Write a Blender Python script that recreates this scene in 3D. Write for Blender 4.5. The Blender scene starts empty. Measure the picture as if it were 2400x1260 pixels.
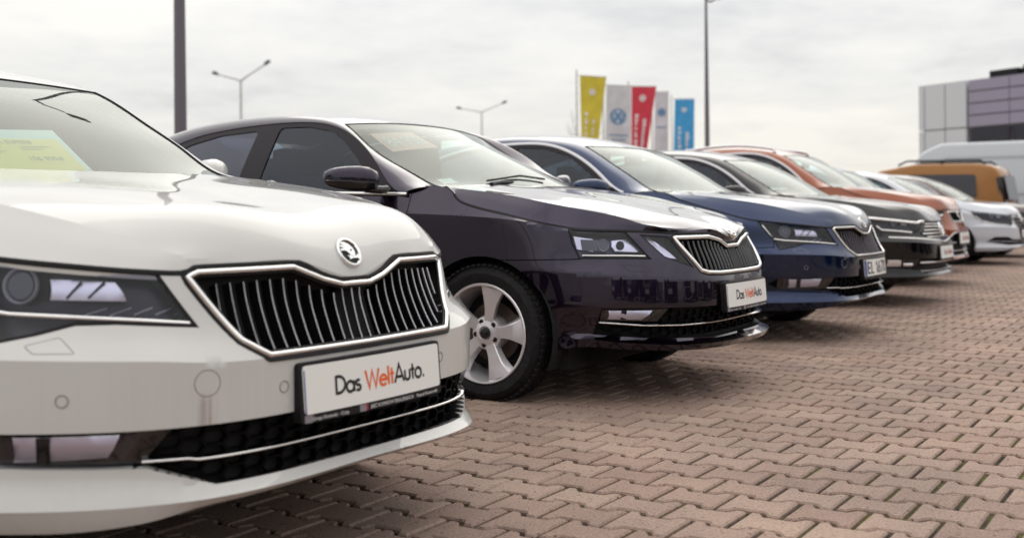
import bpy, bmesh, math, random
import numpy as np
from mathutils import Vector, Matrix
from mathutils.geometry import delaunay_2d_cdt
random.seed(7); rng = np.random.default_rng(7)
R = math.radians
SC = bpy.context.scene
COL = SC.collection

# ------------------------------------------------------------------ camera
TH = R(57.861)
cam = bpy.data.cameras.new('camera'); camo = bpy.data.objects.new('camera', cam); COL.objects.link(camo)
cam.sensor_width = 36; cam.lens = 2680 / 2400 * 36
cam.shift_y = -(630 - 495) / 2400
cam.clip_start = .05; cam.clip_end = 2000
camo.location = (1.930, -2.305, .868)
fw = Vector((-math.cos(TH), math.sin(TH), 0)); rt = Vector((math.sin(TH), math.cos(TH), 0)); up = Vector((0, 0, 1))
M = Matrix((rt, up, -fw)).transposed().to_4x4()
camo.matrix_world = Matrix.Translation(camo.location) @ M @ Matrix.Rotation(-.009, 4, 'Z')
cam.dof.use_dof = True; cam.dof.focus_distance = 4.1; cam.dof.aperture_fstop = 2.7; cam.dof.aperture_blades = 0
SC.camera = camo
# ------------------------------------------------------------------ world: overcast sky
SUN_EL, SUN_AZ = R(42), R(108)      # azimuth of the sun measured from +x towards +y
w = bpy.data.worlds.new('World'); SC.world = w; w.use_nodes = True
nt = w.node_tree; nt.nodes.clear(); L = nt.links.new
def nd(t, **k):
    n = nt.nodes.new(t)
    for a, b in k.items(): setattr(n, a, b)
    return n
out = nd('ShaderNodeOutputWorld'); bg = nd('ShaderNodeBackground'); bg.inputs[1].default_value = 1.0
sky = nd('ShaderNodeTexSky'); sky.sky_type = 'NISHITA'; sky.sun_disc = False
sky.sun_elevation = SUN_EL; sky.sun_rotation = R(90) - SUN_AZ
sk = nd('ShaderNodeVectorMath', operation='SCALE'); sk.inputs['Scale'].default_value = .10
L(sky.outputs[0], sk.inputs[0])
tc = nd('ShaderNodeTexCoord'); sx = nd('ShaderNodeSeparateXYZ'); L(tc.outputs['Generated'], sx.inputs[0])
def math_(op, a, b=None, clamp=False):
    n = nd('ShaderNodeMath', operation=op, use_clamp=clamp)
    for i, v in enumerate((a, b)):
        if v is None: continue
        if isinstance(v, (int, float)): n.inputs[i].default_value = v
        else: L(v, n.inputs[i])
    return n.outputs[0]
zz = math_('MAXIMUM', sx.outputs[2], 0.0)
den = math_('ADD', zz, .16)
cx = math_('DIVIDE', sx.outputs[0], den); cy = math_('DIVIDE', sx.outputs[1], den)
cv = nd('ShaderNodeCombineXYZ'); L(cx, cv.inputs[0]); L(cy, cv.inputs[1])
def noise(scale, det, rough, seed):
    n = nd('ShaderNodeTexNoise'); n.noise_dimensions = '4D'
    n.inputs['Scale'].default_value = scale; n.inputs['Detail'].default_value = det; n.inputs['Roughness'].default_value = rough
    n.inputs['W'].default_value = seed; L(cv.outputs[0], n.inputs['Vector']); return n.outputs[0]
n1 = noise(.85, 6, .55, 3.1); n2 = noise(2.6, 5, .6, 8.0)
mixn = math_('ADD', math_('MULTIPLY', n1, .68), math_('MULTIPLY', n2, .32))
ramp = nd('ShaderNodeValToRGB'); L(mixn, ramp.inputs[0])
e = ramp.color_ramp.elements; e[0].position = .34; e[0].color = (.62, .62, .635, 1); e[1].position = .60; e[1].color = (1.05, 1.02, .955, 1); e_ = ramp.color_ramp.elements.new(.47); e_.color = (.89, .88, .86, 1)
grad = math_('ADD', math_('MULTIPLY', math_('POWER', zz, 1.0), 1.35), .91)
cl = nd('ShaderNodeVectorMath', operation='SCALE'); L(ramp.outputs[0], cl.inputs[0]); L(grad, cl.inputs['Scale'])
mx = nd('ShaderNodeMix', data_type='RGBA'); mx.inputs[0].default_value = .90
L(sk.outputs[0], mx.inputs[6]); L(cl.outputs[0], mx.inputs[7]); L(mx.outputs[2], bg.inputs[0]); L(bg.outputs[0], out.inputs[0])
sl = bpy.data.lights.new('sun', 'SUN'); sl.energy = .9; sl.angle = R(58); sl.color = (1, .95, .86)
so = bpy.data.objects.new('sun', sl); COL.objects.link(so)
sd = Vector((math.cos(SUN_EL) * math.cos(SUN_AZ), math.cos(SUN_EL) * math.sin(SUN_AZ), math.sin(SUN_EL)))
so.rotation_euler = sd.to_track_quat('Z', 'Y').to_euler(); so.location = (0, 0, 30)
SC.view_settings.view_transform = 'Standard'; SC.view_settings.look = 'None'; SC.view_settings.exposure = -.14; SC.view_settings.gamma = 1
try:
    SC.cycles.use_denoising = True; SC.cycles.denoiser = 'OPENIMAGEDENOISE'
except Exception: pass
SC.cycles.max_bounces = 10; SC.cycles.diffuse_bounces = 1; SC.cycles.transparent_max_bounces = 14; SC.cycles.caustics_reflective = False; SC.cycles.caustics_refractive = False
SC.cycles.sample_clamp_indirect = 6

# ------------------------------------------------------------------ materials
def mat(name, col, rough=.5, metal=0., coat=0., coatr=.03, spec=.5, emit=None):
    m = bpy.data.materials.new(name); m.use_nodes = True; b = m.node_tree.nodes['Principled BSDF']
    b.inputs['Base Color'].default_value = (*col, 1); b.inputs['Roughness'].default_value = rough; b.inputs['Metallic'].default_value = metal
    b.inputs['Coat Weight'].default_value = coat; b.inputs['Coat Roughness'].default_value = coatr; b.inputs['Specular IOR Level'].default_value = spec
    return m
def noisy(m, scale, c1, c2, rough=None, bump=0, coord='Object', det=4, lo=.35, hi=.65, bscale=None):
    t = m.node_tree; b = t.nodes['Principled BSDF']; tc = t.nodes.new('ShaderNodeTexCoord')
    n = t.nodes.new('ShaderNodeTexNoise'); n.inputs['Scale'].default_value = scale; n.inputs['Detail'].default_value = det
    t.links.new(tc.outputs[coord], n.inputs['Vector'])
    r = t.nodes.new('ShaderNodeValToRGB'); r.color_ramp.elements[0].color = (*c1, 1); r.color_ramp.elements[1].color = (*c2, 1)
    r.color_ramp.elements[0].position = lo; r.color_ramp.elements[1].position = hi
    t.links.new(n.outputs[0], r.inputs[0]); t.links.new(r.outputs[0], b.inputs['Base Color'])
    if rough:
        rr = t.nodes.new('ShaderNodeMapRange'); rr.inputs[3].default_value, rr.inputs[4].default_value = rough
        t.links.new(n.outputs[0], rr.inputs[0]); t.links.new(rr.outputs[0], b.inputs['Roughness'])
    if bump:
        n2 = t.nodes.new('ShaderNodeTexNoise'); n2.inputs['Scale'].default_value = bscale or scale * 6; n2.inputs['Detail'].default_value = 6
        t.links.new(tc.outputs[coord], n2.inputs['Vector'])
        bp = t.nodes.new('ShaderNodeBump'); bp.inputs['Strength'].default_value = bump; bp.inputs['Distance'].default_value = .004
        t.links.new(n2.outputs[0], bp.inputs['Height']); t.links.new(bp.outputs[0], b.inputs['Normal'])
    return m
def glassmat(name, tint, dirt=.05, ior=1.52, double=1.75, gloss=(.93, .97, .95)):
    m = bpy.data.materials.new(name); m.use_nodes = True; t = m.node_tree; t.nodes.clear()
    o = t.nodes.new('ShaderNodeOutputMaterial'); tr = t.nodes.new('ShaderNodeBsdfTransparent'); tr.inputs[0].default_value = (*tint, 1)
    gl = t.nodes.new('ShaderNodeBsdfGlossy'); gl.inputs['Roughness'].default_value = .015; gl.inputs[0].default_value = (*gloss, 1)
    fr = t.nodes.new('ShaderNodeFresnel'); fr.inputs[0].default_value = ior
    mu = t.nodes.new('ShaderNodeMath'); mu.operation = 'MULTIPLY'; mu.use_clamp = True; mu.inputs[1].default_value = double
    m1 = t.nodes.new('ShaderNodeMixShader'); t.links.new(fr.outputs[0], mu.inputs[0]); t.links.new(mu.outputs[0], m1.inputs[0])
    t.links.new(tr.outputs[0], m1.inputs[1]); t.links.new(gl.outputs[0], m1.inputs[2])
    df = t.nodes.new('ShaderNodeBsdfDiffuse'); df.inputs[0].default_value = (.62, .60, .56, 1)
    m2 = t.nodes.new('ShaderNodeMixShader'); m2.inputs[0].default_value = dirt
    t.links.new(m1.outputs[0], m2.inputs[1]); t.links.new(df.outputs[0], m2.inputs[2]); t.links.new(m2.outputs[0], o.inputs[0])
    return m
MT = {}
def paint(name, col, metal=.25, rough=.4, ior=1.52, tint=(1, 1, 1), cr=.012):
    m = mat(name, col, rough, metal, 1, cr); b = m.node_tree.nodes['Principled BSDF']; b.inputs['Coat IOR'].default_value = ior; b.inputs['Specular IOR Level'].default_value = .02; b.inputs['Coat Tint'].default_value = (*tint, 1); return m
MT['white'] = noisy(paint('white_paint', (.6, .6, .58), 0, .4, 1.5), 2.2, (.54, .534, .52), (.58, .574, .56))
def grime(m):
    """road film: faint vertical streaks on the bumper and a rusty run under the towing-eye cover"""
    t = m.node_tree; b = t.nodes['Principled BSDF']; src = b.inputs['Base Color'].links[0].from_socket; tc = t.nodes.new('ShaderNodeTexCoord'); sp = t.nodes.new('ShaderNodeSeparateXYZ'); t.links.new(tc.outputs['Object'], sp.inputs[0])
    def mth(op, a, b_=None, c=None):
        n = t.nodes.new('ShaderNodeMath'); n.operation = op; n.use_clamp = op in ('SUBTRACT', 'MULTIPLY') and False
        for i, v in enumerate((a, b_, c)):
            if v is None: continue
            if isinstance(v, (int, float)): n.inputs[i].default_value = v
            else: t.links.new(v, n.inputs[i])
        return n.outputs[0]
    def sstep(v, a, b_):
        n = t.nodes.new('ShaderNodeMapRange'); n.interpolation_type = 'SMOOTHSTEP'; n.inputs[1].default_value = a; n.inputs[2].default_value = b_; t.links.new(v, n.inputs[0]); return n.outputs[0]
    mp = t.nodes.new('ShaderNodeMapping'); mp.inputs['Scale'].default_value = (55, 55, 2.2); t.links.new(tc.outputs['Object'], mp.inputs[0])
    nz = t.nodes.new('ShaderNodeTexNoise'); nz.inputs['Scale'].default_value = 1; nz.inputs['Detail'].default_value = 4; t.links.new(mp.outputs[0], nz.inputs['Vector'])
    low = sstep(sp.outputs[2], .62, .50); front = sstep(sp.outputs[0], -.9, -.5)
    f1 = mth('MULTIPLY', mth('MULTIPLY', sstep(nz.outputs[0], .42, .75), low), mth('MULTIPLY', front, .06))
    yy = mth('ABSOLUTE', mth('ADD', sp.outputs[1], .482)); f2 = mth('MULTIPLY', mth('MULTIPLY', sstep(yy, .026, .006), mth('MULTIPLY', sstep(sp.outputs[2], .50, .465), sstep(sp.outputs[2], .405, .43))), mth('MULTIPLY', sstep(nz.outputs[0], .34, .62), mth('MULTIPLY', front, .85)))
    m1 = t.nodes.new('ShaderNodeMix'); m1.data_type = 'RGBA'; m1.inputs[7].default_value = (.33, .29, .28, 1); t.links.new(f1, m1.inputs[0]); t.links.new(src, m1.inputs[6])
    m2 = t.nodes.new('ShaderNodeMix'); m2.data_type = 'RGBA'; m2.inputs[7].default_value = (.20, .13, .11, 1); t.links.new(f2, m2.inputs[0]); t.links.new(m1.outputs[2], m2.inputs[6]); t.links.new(m2.outputs[2], b.inputs['Base Color'])
grime(MT['white']); MT['white'].node_tree.nodes['Principled BSDF'].inputs['Coat Weight'].default_value = .9
MT['plum'] = paint('plum_black_paint', (.018, .0115, .029), 1., .24, 1.5, (1, 1, 1), .015)
MT['blue'] = paint('navy_paint', (.0042, .0155, .058), 1., .26, 1.5, (1, 1, 1), .015)
MT['black'] = paint('black_paint', (.0018, .0011, .0024), .1, .4, 1.48, (.97, .94, 1))
MT['orange'] = paint('orange_paint', (.24, .052, .012), .2)
MT['silver'] = paint('grey_blue_paint', (.20, .21, .30), .4)
MT['pearl'] = paint('pale_paint', (.56, .58, .63), 0)
MT['brown'] = paint('brown_paint', (.07, .045, .04), .3)
MT['mustard'] = paint('mustard_paint', (.28, .108, .010), .1, .4)
MT['vanwhite'] = paint('van_paint', (.50, .53, .57), 0, .4, 1.5)
MT['chrome'] = mat('chrome', (.82, .81, .80), .09, 1)
MT['satin'] = mat('satin_chrome', (.52, .51, .53), .2, 1)
MT['bplastic'] = mat('black_plastic', (.008, .007, .009), .5, spec=.25)
MT['gloss'] = mat('gloss_black', (.006, .0055, .007), .12, 0, .6)
MT['hex'] = mat('grille_plastic', (.0032, .0028, .0036), .6, spec=.08)
MT['cavity'] = mat('cavity_black', (.004, .004, .005), .8)
MT['trim'] = mat('dark_trim', (.010, .007, .012), .35, spec=.25)
MT['housing'] = mat('lamp_housing', (.020, .016, .030), .28, .2)
MT['housing2'] = mat('pale_lamp_housing', (.085, .075, .13), .3, .3)
MT['reflector'] = mat('lamp_reflector', (.88, .88, .92), .28, .85)
MT['led'] = mat('light_guide', (.85, .86, .90), .18, .2, .5)
MT['lens'] = mat('lamp_lens', (.05, .055, .07), .04, 0, 1, .01)
MT['tyre'] = noisy(mat('tyre_rubber', (.016, .015, .017), .75, spec=.25), 40, (.006, .0055, .0065), (.014, .0125, .014))
MT['alloy'] = mat('alloy_silver', (.80, .77, .80), .28, .6, .5)
MT['brake'] = mat('brake_steel', (.12, .09, .08), .5, .6)
MT['platew'] = mat('plate_white', (.78, .78, .76), .35)
MT['ink'] = mat('print_black', (.012, .010, .014), .5)
MT['inko'] = mat('print_orange', (.78, .12, .012), .5)
MT['inkw'] = mat('print_white', (.75, .75, .75), .5)
MT['inkg'] = mat('print_grey', (.22, .20, .23), .5)
MT['inkr'] = mat('print_red', (.30, .02, .03), .5)
MT['euro'] = mat('plate_blue', (.01, .035, .25), .4)
MT['glass'] = glassmat('window_glass', (.60, .82, .80), .003, 1.5, 1.1, gloss=(.80, .86, 1.0))
MT['screen'] = glassmat('windscreen_glass', (.76, .92, .86), .03, 1.5, 1.05)
MT['tint'] = glassmat('tinted_glass', (.06, .07, .10), .004, gloss=(.80, .84, 1.0))
MT['cover'] = glassmat('lamp_cover', (.84, .84, .94), .006, 1.5, .8)
MT['seat'] = mat('seat_cloth', (.035, .034, .036), .85)
MT['dash'] = mat('dashboard', (.03, .029, .03), .7)
MT['liner'] = mat('roof_liner', (.42, .41, .38), .9)
MT['paper'] = mat('paper_white', (.72, .78, .76), .6)
MT['papery'] = mat('paper_yellow', (.95, .74, .22), .6)
MT['paperp'] = mat('paper_pink', (.72, .42, .36), .6)

# ------------------------------------------------------------------ mesh helpers
def mesh(name, V, Fc, m=None, parent=None, smooth=True, sharp=32, loc=None, normals=None):
    me = bpy.data.meshes.new(name); V = np.asarray(V, float)
    me.from_pydata([tuple(v) for v in V], [], [tuple(int(i) for i in f) for f in Fc]); me.update()
    if smooth and len(me.polygons):
        me.polygons.foreach_set('use_smooth', [True] * len(me.polygons))
        if sharp:
            bm = bmesh.new(); bm.from_mesh(me); a = R(sharp)
            for ed in bm.edges:
                if len(ed.link_faces) == 2: ed.smooth = ed.calc_face_angle(0) < a
            bm.to_mesh(me); bm.free()
    if normals is not None: me.normals_split_custom_set_from_vertices([tuple(q) for q in normals])
    o = bpy.data.objects.new(name, me); COL.objects.link(o)
    if m is not None: me.materials.append(MT[m] if isinstance(m, str) else m)
    if parent is not None: o.parent = parent
    if loc is not None: o.location = loc
    return o
def thing(name, label, cat, loc=(0, 0, 0), rz=0, group=None):
    o = bpy.data.objects.new(name, None); COL.objects.link(o); o.location = loc; o.rotation_euler = (0, 0, rz); o.empty_display_size = .2
    return tag(o, label, cat, group)
def tag(o, label, cat, group=None):
    o['label'] = label; o['category'] = cat
    if group: o['group'] = group
    return o
class MB:
    def __init__(s): s.v = []; s.f = []
    def add(s, V, Fc):
        b = len(s.v); s.v += [tuple(map(float, p)) for p in V]; s.f += [tuple(int(i) + b for i in f) for f in Fc]; return s
    def box(s, c, d, rot=None):
        V = np.array([(x, y, z) for x in (-.5, .5) for y in (-.5, .5) for z in (-.5, .5)]) * np.array(d)
        if rot is not None: V = V @ np.array(rot.to_3x3()).T
        return s.add(V + np.array(c), [(0, 1, 3, 2), (4, 6, 7, 5), (0, 4, 5, 1), (2, 3, 7, 6), (0, 2, 6, 4), (1, 5, 7, 3)])
    def tube(s, pts, r, n=10, cap=True):
        pts = np.array(pts, float); K = len(pts); rr = np.ones(K) * r if np.isscalar(r) else np.array(r)
        V = []; ref = None
        for i in range(K):
            t = pts[min(i + 1, K - 1)] - pts[max(i - 1, 0)]; t /= np.linalg.norm(t) + 1e-12
            if ref is None: ref = np.array([0, 0, 1.]) if abs(t[2]) < .9 else np.array([1., 0, 0])
            a = np.cross(t, ref); a /= np.linalg.norm(a); b = np.cross(a, t); ref = b
            for k in range(n):
                th = 2 * math.pi * k / n; V.append(pts[i] + rr[i] * (a * math.cos(th) + b * math.sin(th)))
        Fc = [(i * n + k, i * n + (k + 1) % n, (i + 1) * n + (k + 1) % n, (i + 1) * n + k) for i in range(K - 1) for k in range(n)]
        if cap: Fc += [tuple(range(n))[::-1], tuple((K - 1) * n + k for k in range(n))]
        return s.add(V, Fc)
    def prism(s, poly, a, b, ax='z'):
        n = len(poly); f = {'z': lambda p, h: (p[0], p[1], h), 'y': lambda p, h: (p[0], h, p[1]), 'x': lambda p, h: (h, p[0], p[1])}[ax]
        V = [f(p, a) for p in poly] + [f(p, b) for p in poly]
        return s.add(V, [tuple(range(n))[::-1], tuple(range(n, 2 * n))] + [(i, (i + 1) % n, n + (i + 1) % n, n + i) for i in range(n)])
    def lathe(s, prof, n=48, ax='y', c=(0, 0, 0)):
        V = []; P = len(prof)
        for k in range(n):
            t = 2 * math.pi * k / n
            for r, h in prof:
                p = {'y': (r * math.cos(t), h, r * math.sin(t)), 'z': (r * math.cos(t), r * math.sin(t), h), 'x': (h, r * math.cos(t), r * math.sin(t))}[ax]
                V.append((p[0] + c[0], p[1] + c[1], p[2] + c[2]))
        return s.add(V, [(k * P + i, k * P + i + 1, ((k + 1) % n) * P + i + 1, ((k + 1) % n) * P + i) for k in range(n) for i in range(P - 1)])
    def build(s, name, m=None, parent=None, **k): return mesh(name, s.v, s.f, m, parent, **k)

# ------------------------------------------------------------------ curves and surfaces
def pslopes(x, y, crease=()):
    h = np.diff(x); d = np.diff(y, axis=0) / h.reshape(-1, *([1] * (y.ndim - 1))); m = np.zeros_like(y)
    m[0] = d[0]; m[-1] = d[-1]
    for i in range(1, len(x) - 1):
        a, b = d[i - 1], d[i]; w1 = 2 * h[i] + h[i - 1]; w2 = h[i] + 2 * h[i - 1]
        ok = a * b > 0
        m[i] = np.where(ok, (w1 + w2) / (w1 / np.where(ok, a, 1) + w2 / np.where(ok, b, 1)), 0)
    return m
def pchip(x, y):
    x = np.asarray(x, float); y = np.asarray(y, float)
    if len(x) == 1: return lambda q: np.repeat(y, len(np.atleast_1d(q)), axis=0)
    m = pslopes(x, y)
    def f(q):
        q = np.clip(np.atleast_1d(np.asarray(q, float)), x[0], x[-1]); i = np.clip(np.searchsorted(x, q, side='right') - 1, 0, len(x) - 2)
        h = x[i + 1] - x[i]; t = (q - x[i]) / h
        sh = (slice(None),) + (None,) * (y.ndim - 1); t = t[sh]; h = h[sh]
        return y[i] * (1 + 2 * t) * (1 - t) ** 2 + m[i] * h * t * (1 - t) ** 2 + y[i + 1] * t * t * (3 - 2 * t) + m[i + 1] * h * t * t * (t - 1)
    return f
def cspline(x, y):
    """natural cubic spline"""
    x = np.asarray(x, float); y = np.asarray(y, float); n = len(x)
    if n < 3: return pchip(x, y)
    h = np.diff(x); A = np.zeros((n, n)); B = np.zeros_like(y); A[0, 0] = A[-1, -1] = 1
    for i in range(1, n - 1):
        A[i, i - 1] = h[i - 1]; A[i, i] = 2 * (h[i - 1] + h[i]); A[i, i + 1] = h[i]; B[i] = 6 * ((y[i + 1] - y[i]) / h[i] - (y[i] - y[i - 1]) / h[i - 1])
    Mm = np.linalg.solve(A, B.reshape(n, -1)).reshape(y.shape)
    def f(q):
        q = np.clip(np.atleast_1d(np.asarray(q, float)), x[0], x[-1]); i = np.clip(np.searchsorted(x, q, side='right') - 1, 0, n - 2)
        sh = (slice(None),) + (None,) * (y.ndim - 1); H = h[i][sh]; a = ((x[i + 1] - q)[sh]) / H; b = ((q - x[i])[sh]) / H
        return a * y[i] + b * y[i + 1] + ((a ** 3 - a) * Mm[i] + (b ** 3 - b) * Mm[i + 1]) * H * H / 6
    return f
def chord(P): P = np.asarray(P, float); return np.r_[0, np.cumsum(np.linalg.norm(np.diff(P, axis=0), axis=1))]
def curve3(P, n, kind=cspline):
    c = chord(P); return kind(c, np.asarray(P, float))(np.linspace(0, c[-1], n))
def dens(poly, step, closed=True):
    P = np.asarray(poly, float); out = []
    m = len(P) if closed else len(P) - 1
    for i in range(m):
        a, b = P[i], P[(i + 1) % len(P)]; k = max(1, int(math.ceil(np.linalg.norm(b - a) / step)))
        out += [a + (b - a) * j / k for j in range(k)]
    if not closed: out.append(P[-1])
    return np.array(out)
def inside(poly, Q):
    P = np.asarray(poly); x, y = Q[:, 0], Q[:, 1]; r = np.zeros(len(Q), bool); j = len(P) - 1
    for i in range(len(P)):
        xi, yi = P[i]; xj, yj = P[j]
        if yi != yj:
            c = ((yi > y) != (yj > y)) & (x < (xj - xi) * (y - yi) / (yj - yi) + xi); r ^= c
        j = i
    return r
def dist_poly(poly, Q):
    P = np.asarray(poly); d = np.full(len(Q), 1e9)
    for i in range(len(P)):
        a, b = P[i], P[(i + 1) % len(P)]; e = b - a; t = np.clip(((Q - a) @ e) / (e @ e + 1e-15), 0, 1)
        d = np.minimum(d, np.linalg.norm(Q - a - t[:, None] * e, axis=1))
    return d
def shrink(poly, g):
    P = np.asarray(poly, float); n = len(P); A = 0.5 * np.sum(P[:, 0] * np.roll(P[:, 1], -1) - np.roll(P[:, 0], -1) * P[:, 1]); s = 1 if A > 0 else -1
    out = []
    for i in range(n):
        e0 = P[i] - P[i - 1]; e1 = P[(i + 1) % n] - P[i]; e0 /= np.linalg.norm(e0) + 1e-12; e1 /= np.linalg.norm(e1) + 1e-12
        n0 = np.array([-e0[1], e0[0]]) * s; n1 = np.array([-e1[1], e1[0]]) * s; b = n0 + n1; b /= np.linalg.norm(b) + 1e-9
        out.append(P[i] + b * g / max(.35, b @ n0))
    return np.array(out)
def rounded(poly, r, k=4):
    P = np.asarray(poly, float); n = len(P); out = []
    for i in range(n):
        a, b, c = P[i - 1], P[i], P[(i + 1) % n]; u = a - b; v = c - b; lu, lv = np.linalg.norm(u), np.linalg.norm(v); q = min(r, lu * .45, lv * .45)
        p0, p1 = b + u / lu * q, b + v / lv * q
        for j in range(k + 1):
            t = j / k; out.append((1 - t) ** 2 * p0 + 2 * t * (1 - t) * b + t * t * p1)
    return np.array(out)
def mirror_half(h):
    """half outline (y>=0), starts and ends on the centre line -> closed loop"""
    h = [tuple(p) for p in h]; return np.array(h + [(-a, b) for a, b in h[::-1] if abs(a) > 1e-6])
def flip(poly): return np.array([(-a, b) for a, b in poly][::-1])
class Surf:
    def P(s, ab): raise NotImplementedError
    def N(s, ab):
        ab = np.asarray(ab, float); h = 2e-3
        du = s.P(ab + [h, 0]) - s.P(ab - [h, 0]); dv = s.P(ab + [0, h]) - s.P(ab - [0, h])
        n = np.cross(du, dv); n /= np.linalg.norm(n, axis=1)[:, None] + 1e-12
        return n
class Wall(Surf):
    """body side and nose: plan curve, profile rows of (height, inset) running round the car; a = arc length (y<0 negative), b = height"""
    def __init__(s, plan, rows, crease):
        p = np.array(plan, float); full = np.r_[p[:0:-1] * [1, -1], p]; c = chord(full); c -= c[len(p) - 1]
        s.c = c[len(p) - 1:]; s.xy = cspline(c, full); s.S = c[-1]; s.crease = crease; s.plan = p
        qs = np.linspace(0, s.S, 1200); s.tab = np.c_[qs, s.xy(qs)]
        s.rows = []
        for r in rows:
            k = sorted(((s.st(q), v) for q, v in r.items())); s.rows.append(pchip([q[0] for q in k], np.array([q[1] for q in k], float)))
    def st(s, key):
        """plan index, ('y', lateral) or ('x', long.) -> arc length"""
        if isinstance(key, tuple): return s.sy(key[1]) if key[0] == 'y' else s.sx(key[1])
        return float(np.interp(key, range(len(s.c)), s.c))
    def sy(s, y):
        t = s.tab; m = int(np.argmax(t[:, 2])); return float(np.interp(abs(y), t[:m, 2], t[:m, 0])) * (1 if y >= 0 else -1)
    def sx(s, x):
        t = s.tab; return float(np.interp(-x, np.maximum.accumulate(-t[:, 1]) + np.arange(len(t)) * 1e-9, t[:, 0]))
    def RZ(s, a):
        a = np.abs(np.atleast_1d(a)); q = [r(a) for r in s.rows]
        Z = np.stack([v[:, 0] for v in q], 1); D = np.stack([v[:, 1] for v in q], 1)
        for j in range(1, Z.shape[1]): Z[:, j] = np.maximum(Z[:, j], Z[:, j - 1] + 1e-4)
        return Z, D
    def top(s, a): return s.RZ(a)[0][:, -1]
    def row(s, j, a): return s.RZ(a)[0][:, j]
    def P(s, ab):
        ab = np.asarray(ab, float); a, z = ab[:, 0], ab[:, 1]; Z, D = s.RZ(a); J = Z.shape[1]
        h = np.diff(Z, axis=1); sec = np.diff(D, axis=1) / h
        mL = np.empty_like(D); mR = np.empty_like(D); mL[:, 0] = mR[:, 0] = sec[:, 0]; mL[:, -1] = mR[:, -1] = sec[:, -1]
        for j in range(1, J - 1):
            if j in s.crease: mL[:, j] = sec[:, j - 1]; mR[:, j] = sec[:, j]
            else:
                x, y = sec[:, j - 1], sec[:, j]; ok = x * y > 0; w1 = 2 * h[:, j] + h[:, j - 1]; w2 = h[:, j] + 2 * h[:, j - 1]
                mL[:, j] = mR[:, j] = np.where(ok, (w1 + w2) / (w1 / np.where(ok, x, 1) + w2 / np.where(ok, y, 1)), 0)
        zc = np.clip(z, Z[:, 0], Z[:, -1]); i = np.clip((zc[:, None] >= Z).sum(1) - 1, 0, J - 2); k = np.arange(len(a))
        H = h[k, i]; t = (zc - Z[k, i]) / H
        d = D[k, i] * (1 + 2 * t) * (1 - t) ** 2 + mR[k, i] * H * t * (1 - t) ** 2 + D[k, i + 1] * t * t * (3 - 2 * t) + mL[k, i + 1] * H * t * t * (t - 1)
        d = d + (z - zc) * np.where(z > zc, mR[:, -1], mL[:, 0])
        p = s.xy(a); g = s.xy(a + 1e-3) - s.xy(a - 1e-3); g /= np.linalg.norm(g, axis=1)[:, None]
        n = np.c_[g[:, 1], -g[:, 0]]
        return np.c_[p - n * d[:, None], z]
class Side(Surf):
    """greenhouse side, a = x, b = z, sign = side"""
    def __init__(s, yb, zb, t1, t2, sign): s.yb, s.zb, s.t1, s.t2, s.sg = yb, zb, t1, t2, sign
    def P(s, ab):
        ab = np.asarray(ab, float); dz = ab[:, 1] - s.zb; y = s.yb(ab[:, 0])[:, 0] - s.t1 * dz - s.t2 * dz * np.abs(dz)
        return np.c_[ab[:, 0], y * s.sg, ab[:, 1]]
    def N(s, ab):
        n = Surf.N(s, ab); f = np.sign(n[:, 1]) != s.sg; n[f] *= -1; return n
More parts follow.
